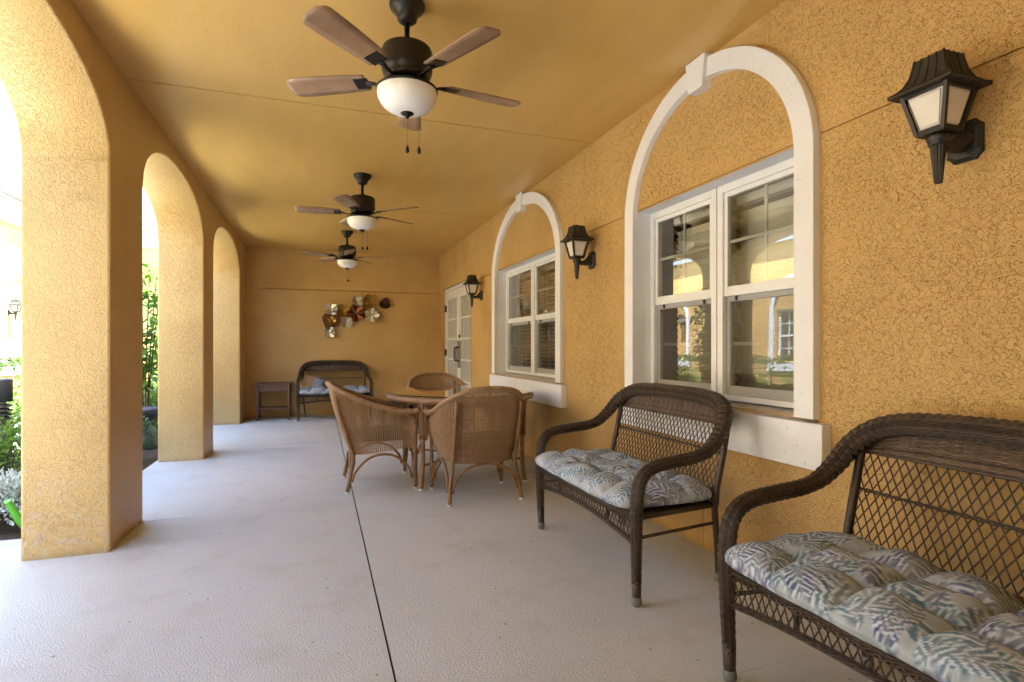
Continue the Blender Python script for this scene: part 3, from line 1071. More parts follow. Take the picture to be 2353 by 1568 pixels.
# ---------------------------------------------------------------- ceiling fans
def fan():
    t = empty('ceiling_fan')
    m = MB()
    m.lathe([(0.083, 0.004), (0.084, -0.012), (0.078, -0.028), (0.058, -0.048), (0.048, -0.062), (0.046, -0.078), (0.036, -0.088), (0.020, -0.094), (0.016, -0.095)], n=28)
    m.build('canopy', 'bronze', t)
    m = MB()
    m.lathe([(0.0125, -0.09), (0.0125, -0.180), (0.026, -0.184), (0.034, -0.203), (0.05, -0.214)], n=18)
    m.build('down_rod', 'bronze', t)
    m = MB()
    m.lathe([(0.03, -0.2060), (0.095, -0.2090), (0.114, -0.2180), (0.120, -0.2340), (0.120, -0.3160), (0.116, -0.3340), (0.104, -0.3440), (0.108, -0.3520), (0.105, -0.3640), (0.085, -0.3720), (0.03, -0.3730)], n=36)
    m.build('motor_housing', 'bronze', t)
    for k in range(5):
        a = 2 * PI * k / 5
        mat = Matrix.Rotation(a, 4, 'Z')
        m = MB()
        pth = [mat @ Vector(p) for p in ((0.085, 0, -0.3710), (0.13, 0, -0.3780), (0.165, 0.0, -0.3680), (0.20, 0.0, -0.3640))]
        m.tube(pth, [0.013, 0.011, 0.013, 0.02], 8, flat=0.5)
        mm = mat @ Matrix.Translation((0.225, 0, -0.3645)) @ Matrix.Rotation(R(12), 4, 'X')
        m.obox(mm, 0.035, 0.035, 0.0022)
        ir = m.build('blade_iron', 'bronze', t)
        m = MB()
        def bl(u, v):
            r = 0.20 + 0.40 * u
            wd = 0.052 + 0.016 * math.sin(min(1, u * 1.15) * PI * 0.5)
            if u > 0.9:
                wd *= math.sqrt(max(0.0, 1 - ((u - 0.9) / 0.1) ** 2 * 0.75))
            y = (v - 0.5) * 2 * wd
            return mat @ (Matrix.Translation((0, 0, -0.3600)) @ Matrix.Rotation(R(12), 4, 'X') @ Vector((r, y, 0)))
        m.grid(bl, 20, 4, lambda u, v: (u * .4, v * .13))
        m.build('blade', 'blade', t, solid=0.006)
    m = MB()
    m.lathe([(0.06, -0.3700), (0.078, -0.3760), (0.080, -0.3980), (0.092, -0.4040), (0.144, -0.4080), (0.147, -0.4130), (0.144, -0.4190), (0.05, -0.4190)], n=36)
    m.build('light_fitter', 'bronze', t)
    m = MB()
    m.lathe([(0.141, -0.417), (0.1415, -0.428), (0.138, -0.450), (0.127, -0.474), (0.108, -0.495), (0.082, -0.511), (0.05, -0.520), (0.0, -0.523)], n=40, caps=False)
    m.build('glass_bowl', 'fanglass', t)
    m = MB()
    m.lathe([(0.030, -0.516), (0.031, -0.524), (0.022, -0.531), (0.010, -0.535), (0.009, -0.545), (0.0, -0.549)], n=18)
    m.build('finial', 'bronze', t)
    for (x, y, z0, z1) in ((0.0, -0.004, -0.54, -0.675), (0.062, 0.01, -0.50, -0.665)):
        m = MB()
        n = int((z0 - z1) / 0.006)
        for i in range(n):
            z = z0 + (z1 - z0) * (i + .5) / n
            m.lathe([(0.0, .0022), (0.0017, 0.001), (0.0017, -0.001), (0.0, -.0022)], (x, y, z), 6, False)
        m.tube([(x, y, z0), (x, y, z1)], 0.0007, 4)
        m.build('pull_chain', 'chain', t)
        m = MB()
        m.lathe([(0.002, 0.0), (0.004, -0.004), (0.009, -0.020), (0.0095, -0.028), (0.006, -0.036), (0.0, -0.038)], (x, y, z1), 12)
        m.build('pull_fob', 'bronze', t)
    return t
fan0 = fan()
for k, (p, rz, lb) in enumerate([((0.405, 2.645, H), 8, 'nearest ceiling fan with white glass bowl, closest to the camera'),
                                 ((0.405, 5.41, H), 31, 'middle ceiling fan with white glass bowl, above the round table'),
                                 ((0.40, 8.09, H), 55, 'farthest ceiling fan with white glass bowl, in front of the end wall')]):
    o = fan0 if k == 0 else copy_tree(fan0)
    o.location = p
    o.rotation_euler = (0, 0, R(rz))
    tag(o, lb, 'ceiling fan', 'ceiling fans in a row')

# ---------------------------------------------------------------- dark wicker benches
def bench():
    """local: front towards -y, lx lateral, origin on the floor"""
    t = empty('wicker_bench')
    half = [(.555, -.262, .10), (.560, -.266, .30), (.562, -.264, .47), (.562, -.240, .565), (.561, -.175, .612), (.557, -.05, .630), (.552, .06, .642),
            (.545, .140, .668), (.530, .205, .726), (.507, .255, .795), (.455, .298, .850), (.365, .322, .882), (.210, .333, .894), (0, .336, .896)]
    full = [(-x, y, z) for x, y, z in half] + list(reversed(half))[1:]
    path = crom(full, 7)
    def rad(p):
        x, y, z = p
        if z < .5 and y < -.2:
            return .0215 + .0075 * min(1, max(0, (z - .10) / .35))
        return .029 + .010 * min(1, max(0, (y - .10) / .18))
    # woven relief: bundles of strands run along the roll and dive under alternate stakes
    m = MB()
    path = crom(full, 26)
    P = [Vector(p) for p in path]
    N, NA = len(P), 24
    L = 0.0
    nrm = Vector((1, 0, 0))
    for i in range(N):
        tg = (P[min(i + 1, N - 1)] - P[max(i - 1, 0)]).normalized()
        nrm = (nrm - tg * nrm.dot(tg)).normalized()
        bi = tg.cross(nrm)
        if i:
            L += (P[i] - P[i - 1]).length
        r0 = rad(path[i])
        for k in range(NA):
            a_ = 2 * PI * k / NA
            g_ = (k // 4) % 2
            wv = abs(math.sin(PI * (L / .030 + .5 * g_)))
            rr = r0 * (.90 + .13 * wv) + .0012 * (1 if k % 2 else -1)
            m.v.append(tuple(P[i] + nrm * rr * math.cos(a_) + bi * rr * math.sin(a_)))
        if i:
            for k in range(NA):
                k2 = (k + 1) % NA
                q = ((i - 1) * NA + k, (i - 1) * NA + k2, i * NA + k2, i * NA + k)
                dl = (P[i] - P[i - 1]).length
                m.face(q, [(L - dl, k * .0092), (L - dl, (k + 1) * .0092), (L, (k + 1) * .0092), (L, k * .0092)], True)
    m.face(tuple(reversed(range(NA))))
    m.face(tuple((N - 1) * NA + k for k in range(NA)))
    m.build('wicker_roll', 'wicker', t)
    # sleeves and caps on the front legs
    for s_ in (-1, 1):
        m = MB()
        m.tube([(s_ * .555, -.262, .138), (s_ * .5545, -.261, .05), (s_ * .554, -.260, .030)], [.0225, .0205, .0195], 14)
        m.build('leg_sleeve', 'sleeve', t)
        m = MB()
        m.lathe([(.0, .0), (.016, .001), (.0225, .010), (.0235, .024), (.021, .042), (.0195, .045)], (s_ * .554, -.260, 0), 16)
        m.build('foot_cap', 'footcap', t)
        # rear leg runs up into the back post
        m = MB()
        m.tube(crom([(s_ * .458, .266, .03), (s_ * .475, .242, .20), (s_ * .492, .214, .375), (s_ * .498, .217, .45), (s_ * .500, .256, .62), (s_ * .497, .292, .79)], 6), .0155, 12)
        m.build('rear_leg', 'strand', t)
        m = MB()
        m.lathe([(.0, .0), (.016, .001), (.0215, .010), (.0225, .024), (.020, .040), (.0155, .044)], (s_ * .458, .267, 0), 16)
        m.build('foot_cap', 'footcap', t)
        # wrapped knot on the post at seat height
        m = MB()
        m.tube([(s_ * .493, .214, .39), (s_ * .496, .214, .455)], .0205, 14)
        m.build('post_wrap', 'wicker', t)
    def back_y(z):
        return .212 + (z - .43) * (.330 - .212) / (.88 - .43)
    def back_h(z):
        return .496
    # dense band under the top of the hoop
    top = crom(list(reversed(half))[:7], 10)
    def tz(x):
        best = .84
        for p, q in zip(top, top[1:]):
            if p[0] <= abs(x) <= q[0]:
                f = (abs(x) - p[0]) / max(1e-6, q[0] - p[0])
                best = p[2] + f * (q[2] - p[2])
        return best
    m = MB()
    zb_ = .762
    def band(u, v):
        x = (u - .5) * 2 * .494
        zt = max(zb_ + .004, tz(x) - .008)
        z = zb_ + (zt - zb_) * v
        return (x, back_y(z) + .002 + .004 * math.sin(u * PI * 44) * math.sin(v * PI), z)
    m.grid(band, 176, 8, lambda u, v: (u * .94, v * .13))
    m.build('back_weave', 'wicker_sheet', t, solid=.012)
    # lattice strands of the back
    bh = back_h
    m = MB()
    wdt, hgt, r = .0325, .058, .0026
    for sgn in (-1, 1):
        for i in range(-24, 25):
            x0_ = i * wdt
            pts = []
            for q in range(15):
                z = .462 + (.768 - .462) * q / 14
                x = x0_ + sgn * (wdt / hgt) * (z - .615) + .002 * math.sin(i * 2.3 + z * 30)
                if abs(x) <= bh(z) - .004:
                    pts.append((x, back_y(z) + sgn * r * .8, z))
            if len(pts) > 1:
                m.tube(pts, r, 5, caps=False)
    m.build('back_lattice', 'strand', t, kind='stuff')
    # twisted mid rail
    m = MB()
    for ph in (0, PI):
        m.tube([(x_ * .01, back_y(.636) - .004 + .0045 * math.sin(x_ * .9 + ph), .636 + .0045 * math.cos(x_ * .9 + ph)) for x_ in range(-49, 50)], .0038, 5)
    m.build('mid_rail', 'strand', t)
    # woven band at the foot of the back
    m = MB()
    m.grid(lambda u, v: ((u - .5) * .985, back_y(.41) - .002 + .003 * math.sin(u * PI * 50), .395 + .075 * v), 150, 3, lambda u, v: (u, v * .075))
    m.build('lower_back_weave', 'wicker_sheet', t, solid=.014)
    # seat
    m = MB()
    m.tube([(-.545, -.258, .392), (.545, -.258, .392)], .0155, 10)
    m.tube([(-.49, .205, .392), (.49, .205, .392)], .0135, 10)
    for s_ in (-1, 1):
        m.tube([(s_ * .55, -.255, .390), (s_ * .492, .212, .390)], .0135, 10)
    m.build('seat_rail', 'wicker', t)
    m = MB()
    m.grid(lambda u, v: ((u - .5) * (1.08 - .1 * v), -.252 + .455 * v, .393 - .010 * math.sin(PI * v) * math.sin(PI * u)), 40, 16, lambda u, v: (u * 1.08, v * .455))
    m.build('seat_weave', 'wicker_sheet', t, solid=.006)
    # front apron: arched lower rail, lattice, uprights
    def lowz(x):
        return .268 + .042 * (1 - (x / .55) ** 2)
    m = MB()
    m.tube([(x_ * .0275, -.259, lowz(x_ * .0275)) for x_ in range(-20, 21)], .0125, 8)
    for ph in (0, PI):
        m.tube([(x_ * .01, -.270 + .003 * math.sin(x_ * .8 + ph), lowz(x_ * .01) + .006 + .004 * math.cos(x_ * .8 + ph)) for x_ in range(-54, 55)], .0034, 5)
    m.build('apron_rail', 'wicker', t)
    m = MB()
    for ph in (0, 2.1, 4.2):
        m.tube([(x_ * .01, -.272 + .004 * math.sin(x_ * .7 + ph), .376 + .008 * math.cos(x_ * .7 + ph)) for x_ in range(-54, 55)], .0036, 5)
    m.build('seat_braid', 'wicker', t)
    m = MB()
    for sgn in (-1, 1):
        for i in range(-30, 31):
            x0_ = i * .030
            pts = []
            for q in range(11):
                z = .262 + (.385 - .262) * q / 10
                x = x0_ + sgn * (.030 / .062) * (z - .325) + .0015 * math.sin(i * 2.3 + z * 50)
                if abs(x) <= .545 and z >= lowz(x) - .004:
                    pts.append((x, -.262 + sgn * .0022, z))
            if len(pts) > 1:
                m.tube(pts, .0025, 5, caps=False)
    m.build('apron_lattice', 'strand', t, kind='stuff')
    for x in (-.28, .28):
        m = MB()
        m.tube([(x, -.254, lowz(x)), (x, -.254, .39)], .0085, 8)
        m.build('apron_post', 'strand', t)
    # side stretchers under the seat
    for s_ in (-1, 1):
        m = MB()
        m.tube([(s_ * .552, -.25, .30), (s_ * .484, .222, .30)], .008, 8)
        m.build('side_stretcher', 'strand', t)
    return t

bench0 = bench()
BG = 'dark wicker benches'
BX = 1.60
bspots = [((BX, 0.982, 0), -90, 'dark brown wicker bench in the near corner, cut off by the picture edge'),
          ((BX, 2.676, 0), -90, 'dark brown wicker bench under the near arched window'),
          ((0.272, 9.478, 0), 0, 'dark brown wicker bench against the far end wall')]
for k, (p, rz, lb) in enumerate(bspots):
    o = bench0 if k == 0 else copy_tree(bench0)
    o.location = p
    o.rotation_euler = (0, 0, R(rz))
    tag(o, lb, 'bench', BG)

# tufted floral cushions
def leaf_print(P, seed):
    """watercolour palm-leaf print evaluated at cloth points P (n,2) in metres -> linear rgb"""
    rg = np.random.default_rng(seed)
    n = len(P)
    C = np.empty((n, 3))
    C[:] = (0.42, 0.435, 0.45)
    C += (0.05 * np.sin(P[:, :1] * 41 + 3 * np.sin(P[:, 1:] * 23)) * np.sin(P[:, 1:] * 37))
    pal = np.array([(.25, .25, .27), (.20, .215, .275), (.28, .275, .28), (.17, .235, .275), (.22, .235, .30)])
    tip = np.array([(.055, .145, .205), (.065, .065, .185), (.085, .18, .22), (.09, .085, .20)])
    L0, L1 = P.min(0), P.max(0)
    for k in range(150):
        c = L0 + (L1 - L0) * rg.random(2)
        a = rg.random() * 6.283
        L, W = rg.uniform(.065, .115), rg.uniform(.026, .046)
        d = P - c
        x = (d[:, 0] * np.cos(a) + d[:, 1] * np.sin(a)) / L
        y = (-d[:, 0] * np.sin(a) + d[:, 1] * np.cos(a)) / W
        y = y - rg.uniform(-.7, .7) * x * x          # bent mid-rib
        edge = 1 - x * x
        inside = (np.abs(x) < 1) & (np.abs(y) < np.sqrt(np.clip(edge, 0, 1)) * (1 + .10 * np.sin(x * 17 + k)))
        if not inside.any():
            continue
        ya = np.abs(y)
        fing = np.sin((x * 1.0 + ya * rg.uniform(.45, .7)) * rg.uniform(15, 22) + k)
        gap = np.clip((fing - (.62 - .75 * ya)) * 2.2, 0, 1)          # splits widen to the leaf edge
        f = np.clip(ya * 1.1 + .35 * np.sin(3 * x + k) , 0, 1)[:, None]
        col_ = pal[rg.integers(len(pal))] * (1 - f) + tip[rg.integers(len(tip))] * f
        rib = np.clip(1 - ya * 9, 0, 1)[:, None]
        col_ = col_ * (1 - .5 * rib) + np.array((.46, .43, .38)) * .5 * rib
        dots = (np.sin(x * 26 + k) * np.sin(y * 9 + 2 * k) > .86)[:, None]
        col_ = np.where(dots, (.60, .635, .665), col_)
        g = gap[:, None]
        col_ = col_ * (1 - g) + np.array((.60, .635, .665)) * g
        soft = np.clip((np.sqrt(np.clip(edge, 0, 1)) * 1.05 - ya) * 5, 0, 1)[:, None]
        C = np.where(inside[:, None], C * (1 - soft) + col_ * soft, C)
    return np.clip(C * np.array((.92, 1.0, 1.12)), .02, .8)

def paint(me, seed):
    n = len(me.vertices)
    co = np.empty(n * 3)
    me.vertices.foreach_get('co', co)
    co = co.reshape(n, 3)
    # unroll the rounded sides so that the print runs on down the edge
    P = co[:, :2] * 1.0
    P[:, 0] += np.sign(P[:, 0]) * (np.abs(P[:, 0]) > .50) * (.08 - co[:, 2]) * .6
    P[:, 1] += np.sign(P[:, 1]) * (np.abs(P[:, 1]) > .23) * (.08 - co[:, 2]) * .8
    rgb = leaf_print(P, seed)
    at_ = me.color_attributes.new('print', 'FLOAT_COLOR', 'POINT')
    at_.data.foreach_set('color', np.c_[rgb, np.ones(n)].ravel().astype(np.float32))

def cushion(seed):
    rnd = random.Random(seed)
    Lx, Ly, T = 1.09, .54, .118
    bx = [-.345, -.115, .115, .345]
    btn = [(x + rnd.uniform(-.02, .02), y + rnd.uniform(-.015, .015)) for x in bx for y in (-.095, .085)]
    segs = []
    for i in range(0, 8, 2):
        segs.append((btn[i], btn[i + 1]))
        segs.append((btn[i], (btn[i][0] + rnd.uniform(-.04, .04), -.27)))
        segs.append((btn[i + 1], (btn[i + 1][0] + rnd.uniform(-.04, .04), .27)))
        if i + 2 < 8:
            segs.append((btn[i], btn[i + 2]))
            segs.append((btn[i + 1], btn[i + 3]))
    segs.append((btn[0], (-.58, btn[0][1])))
    segs.append((btn[1], (-.58, btn[1][1])))
    segs.append((btn[6], (.58, btn[6][1])))
    segs.append((btn[7], (.58, btn[7][1])))
    amp = [rnd.uniform(.6, 1.15) for _ in segs]
    ph = [rnd.uniform(0, 6) for _ in range(6)]
    def dseg(p, a, b):
        ax, ay = a
        dx, dy = b[0] - ax, b[1] - ay
        tt = max(0, min(1, ((p[0] - ax) * dx + (p[1] - ay) * dy) / (dx * dx + dy * dy)))
        return math.hypot(p[0] - ax - tt * dx, p[1] - ay - tt * dy)
    def dip(x, y):
        d = 0
        for (a, b), am_ in zip(segs, amp):
            q = dseg((x, y), a, b)
            d = max(d, am_ * .044 * math.exp(-(q / .027) ** 1.0))
        e = 0
        for (a, b) in btn:
            q = math.hypot(x - a, y - b)
            e = max(e, .050 * math.exp(-(q / .040) ** 1.4))
        wr = .0035 * math.sin(31 * x + 17 * y + ph[0]) + .003 * math.sin(53 * y - 22 * x + ph[1]) + .004 * math.sin(12 * x + 23 * y + ph[2])
        return max(d, e) + .4 * min(d, e) - wr
    NU, NV = 230, 116
    m = MB()
    def outline(u, v):
        # superellipse-ish plan with scalloped edges
        x, y = u * Lx / 2, v * Ly / 2
        k = max(abs(u), abs(v))
        sc_ = 1 - .030 * (abs(u) ** 6) * (abs(v) ** 6) * 2.2
        edge = k ** 8
        sx_ = 1 - .03 * edge * (.5 + .5 * math.cos(2 * PI * (x - .115) / .23 + ph[3] * .2)) * (1 if abs(v) > abs(u) else 0)
        return x * sc_, y * sc_ * sx_
    def topz(u, v):
        e = ((1 - abs(u) ** 7) * (1 - abs(v) ** 4.0))
        return max(0.0, e) ** .42
    def top(uu, vv):
        u, v = uu * 2 - 1, vv * 2 - 1
        # denser near the edge
        u = math.sin(u * PI / 2) * .45 + u * .55
        v = math.sin(v * PI / 2) * .45 + v * .55
        x, y = outline(u, v)
        tz_ = topz(u, v)
        z = .040 + (T - .040) * tz_ - dip(x, y) * tz_ ** .6
        return (x, y, z)
    def bot(uu, vv):
        u, v = uu * 2 - 1, vv * 2 - 1
        u = math.sin(u * PI / 2) * .45 + u * .55
        v = math.sin(v * PI / 2) * .45 + v * .55
        x, y = outline(u, v)
        return (x, y, .040 - .040 * max(0.0, (1 - abs(u) ** 8) * (1 - abs(v) ** 6)) ** .45)
    ox, oy = rnd.uniform(0, 9), rnd.uniform(0, 9)
    uvf = lambda u, v: (ox + u * Lx, oy + v * Ly)
    m.grid(top, NU, NV, uvf)
    m.grid(bot, NU // 2, NV // 2, uvf, flip=True)
    c = m.build('seat_cushion', 'floral')
    paint(c.data, seed)
    m2 = MB()
    for (a, b) in btn:
        z = .040 + (T - .040) - dip(a, b) + .004
        m2.lathe([(.0, .006), (.008, .004), (.011, .0), (.0, -.002)], (a, b, z), 10, False)
    paint(m2.build('buttons', 'floral', c).data, seed)
    return c
CG = 'floral bench cushions'
for k, ((p, rz, _), lb) in enumerate(zip(bspots, ('tufted floral cushion on the bench in the near corner', 'tufted floral cushion on the bench under the near window', 'tufted floral cushion on the bench at the end wall'))):
    c = cushion(11 + k)
    q = Matrix.Rotation(R(rz), 4, 'Z') @ Vector((0, -.068, 0))
    c.location = (p[0] + q.x, p[1] + q.y, .405)
    c.rotation_euler = (0, 0, R(rz))
    tag(c, lb, 'cushion', CG)
# small tan and floral pillow slumped in the corner of the far bench
m = MB()
m.grid(lambda u, v: ((u - .5) * .34, (v - .5) * .30, .045 * (max(0, (1 - abs(2 * u - 1) ** 3) * (1 - abs(2 * v - 1) ** 3))) ** .5), 24, 24, lambda u, v: (u * .34 + 3, v * .3 + 2))
m.grid(lambda u, v: ((u - .5) * .34, (v - .5) * .30, -.045 * (max(0, (1 - abs(2 * u - 1) ** 3) * (1 - abs(2 * v - 1) ** 3))) ** .5), 24, 24, lambda u, v: (u * .34 + 3, v * .3 + 2), flip=True)
pil = m.build('throw_pillow', 'tan', loc=(-.075, 9.62, .560))
pil.rotation_euler = (R(42), R(14), R(-8))
tag(pil, 'small tan pillow slumped in the corner of the far bench', 'pillow')
m = MB()
m.grid(lambda u, v: (.02 + u * .15, -.148 + v * .296, .050 * (max(0, (1 - abs(.12 + .88 * u) ** 3) * (1 - abs(2 * v - 1) ** 3))) ** .5 + .001), 12, 24, lambda u, v: (u * .15 + 3, v * .3 + 2))
paint(m.build('floral_panel', 'floral', pil).data, 5)

# ---------------------------------------------------------------- honey wicker armchairs
def chair():
    t = empty('wicker_armchair')
    back_pts = [(.304, .17, .738), (.258, .285, .790), (.180, .365, .832), (.09, .395, .850), (0, .403, .854)]
    rimh = [(.366, -.290, .652), (.352, -.24, .638), (.334, -.10, .648), (.324, .04, .688)] + back_pts
    shellh = [(.316, -.280, .640), (.320, -.23, .634), (.324, -.10, .648), (.320, .04, .688)] + back_pts
    both = lambda hlf: [(-x, y, z) for x, y, z in hlf] + list(reversed(hlf))[1:]
    rim = crom(both(rimh), 10)
    shell_top = crom(both(shellh), 10)
    both_b = [(.272, -.265, .345), (.270, -.21, .335), (.268, -.10, .318), (.262, .02, .304), (.248, .11, .296), (.215, .175, .292), (.145, .215, .290), (.07, .228, .290), (0, .231, .290)]
    botm = crom(both(both_b), 10)
    m = MB()
    m.tube(rim, .0235, 14, flat=0.85)
    # front ends of the arms roll down a little
    m.build('braided_rim', 'honey_braid', t)
    def at(pl, s_):
        f = s_ * (len(pl) - 1)
        i = min(int(f), len(pl) - 2)
        f -= i
        return Vector(pl[i]).lerp(Vector(pl[i + 1]), f)
    def P_(s_, v):
        a, b = at(botm, s_), at(shell_top, s_)
        p = a.lerp(b, v)
        bulge = .016 * math.sin(PI * v)
        n = Vector((p.x, max(p.y + .05, 0) * 1.2, 0))
        if n.length > 1e-4:
            p = p + n.normalized() * bulge
        return p
    m = MB()
    NR = 112
    for i in range(NR + 1):
        s_ = i / NR
        pts = [P_(s_, q / 7) for q in range(8)]
        m.tube(pts, .0050, 6, caps=False)
    m.build('woven_shell', 'honey_rib', t)
    # horizontal weavers
    m = MB()
    for q in range(1, 20):
        v = q / 20
        m.tube([P_(i / 90, v) for i in range(91)], .0022, 4, caps=False)
    m.build('weavers', 'honey_rib', t)
    # front of the seat
    m = MB()
    for i in range(47):
        x = -.265 + .53 * i / 46
        m.tube([(x, -.268, .335), (x, -.275, .425)], .0058, 5)
    m.tube([(-.27, -.274, .428), (.27, -.274, .428)], .014, 8)
    m.tube([(-.272, -.266, .335), (.272, -.266, .335)], .010, 8)
    m.build('seat_front', 'honey_rib', t)
    m = MB()
    pts = [(p.x * .97, p.y - .01, .405) for p in (P_(i / 40, .25) for i in range(41))]
    m.poly(pts)
    m.build('seat_board', 'honey_sheet', t, solid=.015)
    m = MB()
    m.grid(lambda u, v: ((u - .5) * .50 * (1 - .12 * v), -.25 + .42 * v, .418 + .05 * (max(0, (1 - abs(2 * u - 1) ** 5) * (1 - abs(2 * v - 1) ** 5))) ** .4), 24, 20)
    m.build('seat_pad', 'greycloth', t)
    # cane legs
    for s_ in (-1, 1):
        m = MB()
        pth = crom([(s_ * .278, .262, .012), (s_ * .262, .232, .16), (s_ * .243, .214, .28), (s_ * .243, .262, .45), (s_ * .246, .315, .62), (s_ * .244, .349, .765)], 6)
        m.tube(pth, .0155, 12)
        m.build('rear_leg', 'cane', t)
        m = MB()
        m.tube(crom([(s_ * .298, -.272, .012), (s_ * .300, -.268, .20), (s_ * .302, -.272, .45), (s_ * .318, -.276, .600), (s_ * .345, -.278, .634)], 5), .0155, 12)
        m.build('front_leg', 'cane', t)
        for (x, y) in ((s_ * .278, .262), (s_ * .298, -.272)):
            m = MB()
            m.lathe([(.0, .0), (.015, .0), (.0165, .006), (.016, .016), (.0, .016)], (x, y, 0), 12)
            m.build('glide', 'vinyl', t)
        # side arch brace
        m = MB()
        m.tube(crom([(s_ * .287, .228, .09), (s_ * .279, .195, .17), (s_ * .274, .10, .262), (s_ * .276, -.01, .292), (s_ * .281, -.12, .268), (s_ * .290, -.215, .18), (s_ * .293, -.245, .09)], 7), .010, 10)
        m.build('side_arch', 'cane', t)
        # bent brace under the arm
        m = MB()
        m.tube(crom([(s_ * .304, -.270, .50), (s_ * .335, -.255, .575), (s_ * .352, -.20, .612), (s_ * .346, -.10, .630), (s_ * .328, .03, .672)], 6), .009, 8)
        m.build('arm_brace', 'cane', t)
    for yy, hw, zt in ((.238, .246, .284), (-.262, .270, .318)):
        m = MB()
        m.tube(crom([(-hw - .006, yy + (.012 if yy > 0 else 0), .085), (-hw + .02, yy, .175), (-hw * .58, yy - (.004 if yy > 0 else 0), zt - .03), (0, yy - (.008 if yy > 0 else 0), zt), (hw * .58, yy - (.004 if yy > 0 else 0), zt - .03), (hw - .02, yy, .175), (hw + .006, yy + (.012 if yy > 0 else 0), .085)], 8), .010, 10)
        m.build('cross_arch', 'cane', t)
    return t
ch0 = chair()
for k, (p, rz, lb) in enumerate([((1.178, 4.165, 0), 180.5, 'honey wicker armchair with its back to the camera, tucked under the round table'),
                                 ((0.485, 4.79, 0), 90, 'honey wicker armchair on the garden side of the round table'),
                                 ((1.235, 5.80, 0), 0, 'honey wicker armchair behind the round table, only its back showing')]):
    o = ch0 if k == 0 else copy_tree(ch0)
    o.location = p
    o.rotation_euler = (0, 0, R(rz))
    tag(o, lb, 'armchair', 'honey wicker armchairs')

# ---------------------------------------------------------------- round glass-topped table
def table():
    t = empty('round_table', (1.235, 4.87, 0))
    tag(t, 'round honey wicker table with a glass top between the armchairs', 'table')
    m = MB()
    m.lathe([(0, .7515), (.646, .7515), (.650, .754), (.650, .757), (.646, .7595), (0, .7595)], n=72, caps=False)
    for i in range(len(m.sm)):
        m.sm[i] = False
    m.build('glass_top', 'tableglass', t)
    m = MB()
    N = 96
    m.tube([(.632 * math.cos(2 * PI * i / N), .632 * math.sin(2 * PI * i / N), .722) for i in range(N + 1)], .028, 12, caps=False)
    m.build('braided_rim', 'honey_braid', t)
    m = MB()
    m.grid(lambda u, v: (v * .60 * math.cos(2 * PI * u), v * .60 * math.sin(2 * PI * u), .744), 64, 6, lambda u, v: (u * 3.0, v * .6))
    m.build('woven_top', 'honey_sheet', t, solid=.01)
    L = .43
    mats = [Matrix.Rotation(k * PI / 2, 4, 'Z') for k in range(4)]
    for mt in mats:
        m = MB()
        NN = 34
        def zlow(x):
            q = abs(x) / (L - .028)
            if q >= 1:
                return .405
            return .405 + (.655 - .405) * (1 - q * q) ** .62
        def pan(u, v):
            x = -L - .015 + (2 * L + .03) * u
            z0_ = zlow(x)
            z = z0_ + (.712 - z0_) * v
            return mt @ Vector((x, -L - .012 - .02 * v, z))
        m.grid(pan, NN * 2, 6, lambda u, v: (v * .3, u * .9))
        m.build('skirt_panel', 'honey_sheet', t, solid=.012)
        # piping along the arch
        m = MB()
        m.tube([tuple(mt @ Vector((x, -L - .016, zlow(x)))) for x in [(-L + .026) * math.cos(PI * i / 40) for i in range(41)]], .009, 8)
        m.build('arch_piping', 'honey_braid', t)
        m = MB()
        c = mt @ Vector((L, -L, 0))
        m.tube([tuple(c + Vector((0, 0, z))) for z in (.70, .55, .41)], [.034, .030, .027], 12)
        m.build('leg_wrap', 'honey_sheet', t)
        m = MB()
        o_ = mt @ Vector((.018, -.018, 0))
        m.tube(crom([tuple(c + Vector((0, 0, .42))), tuple(c + Vector((0, 0, .22))), tuple(c + o_ * .3 + Vector((0, 0, .10))), tuple(c + o_ + Vector((0, 0, .012)))], 6), .0195, 12)
        m.build('leg', 'cane', t)
        m = MB()
        m.lathe([(.030, .0), (.033, .012), (.030, .024)], tuple(c + Vector((0, 0, .396))), 14)
        m.build('leg_collar', 'honey_braid', t)
        m = MB()
        c2 = c + o_
        m.lathe([(.0, .0), (.018, .0), (.020, .006), (.019, .016), (.0, .016)], (c2.x, c2.y, 0), 12)
        m.build('glide', 'vinyl', t)
        m = MB()
        m.tube([tuple(c + Vector((0, 0, .19))), tuple(c * .22 + Vector((0, 0, .19)))], .0095, 8)
        m.build('stretcher', 'cane', t)
    m = MB()
    m.lathe([(.0, .185), (.20, .185), (.215, .196), (.222, .215), (.212, .222), (.198, .205), (.0, .203)], n=36, caps=False)
    m.build('basket_shelf', 'honey_braid', t)
table()

# ---------------------------------------------------------------- side table
t = empty('side_table', (-.655, 9.635, 0))
tag(t, 'brown wicker side table with a lower shelf beside the far bench', 'side table')
hw, hd = .225, .175
m = MB()
m.box(-hw - .03, hw + .03, -hd - .03, hd + .03, .555, .585)
m.build('table_top', 'table_wicker', t, bevel=.008)
for s_ in (-1, 1):
    m = MB()
    m.box(-hw, hw, s_ * hd - .006, s_ * hd + .006, .455, .555)
    m.build('apron_panel', 'table_wicker', t, bevel=.002)
    m = MB()
    m.box(s_ * hw - .006, s_ * hw + .006, -hd + .007, hd - .007, .455, .555)
    m.build('apron_panel', 'table_wicker', t, bevel=.002)
    for q in (-1, 1):
        m = MB()
        m.tube([(s_ * hw, q * hd, .556), (s_ * hw, q * hd, .025)], .0165, 10)
        m.build('leg', 'table_wicker', t)
        m = MB()
        m.lathe([(.0, .0), (.014, .001), (.0175, .008), (.0175, .026), (.0, .026)], (s_ * hw, q * hd, 0), 10)
        m.build('foot_cap', 'sleeve', t)
m = MB()
m.box(-hw + .004, hw - .004, -hd + .004, hd - .004, .172, .192)
m.build('shelf', 'table_wicker', t, bevel=.005)

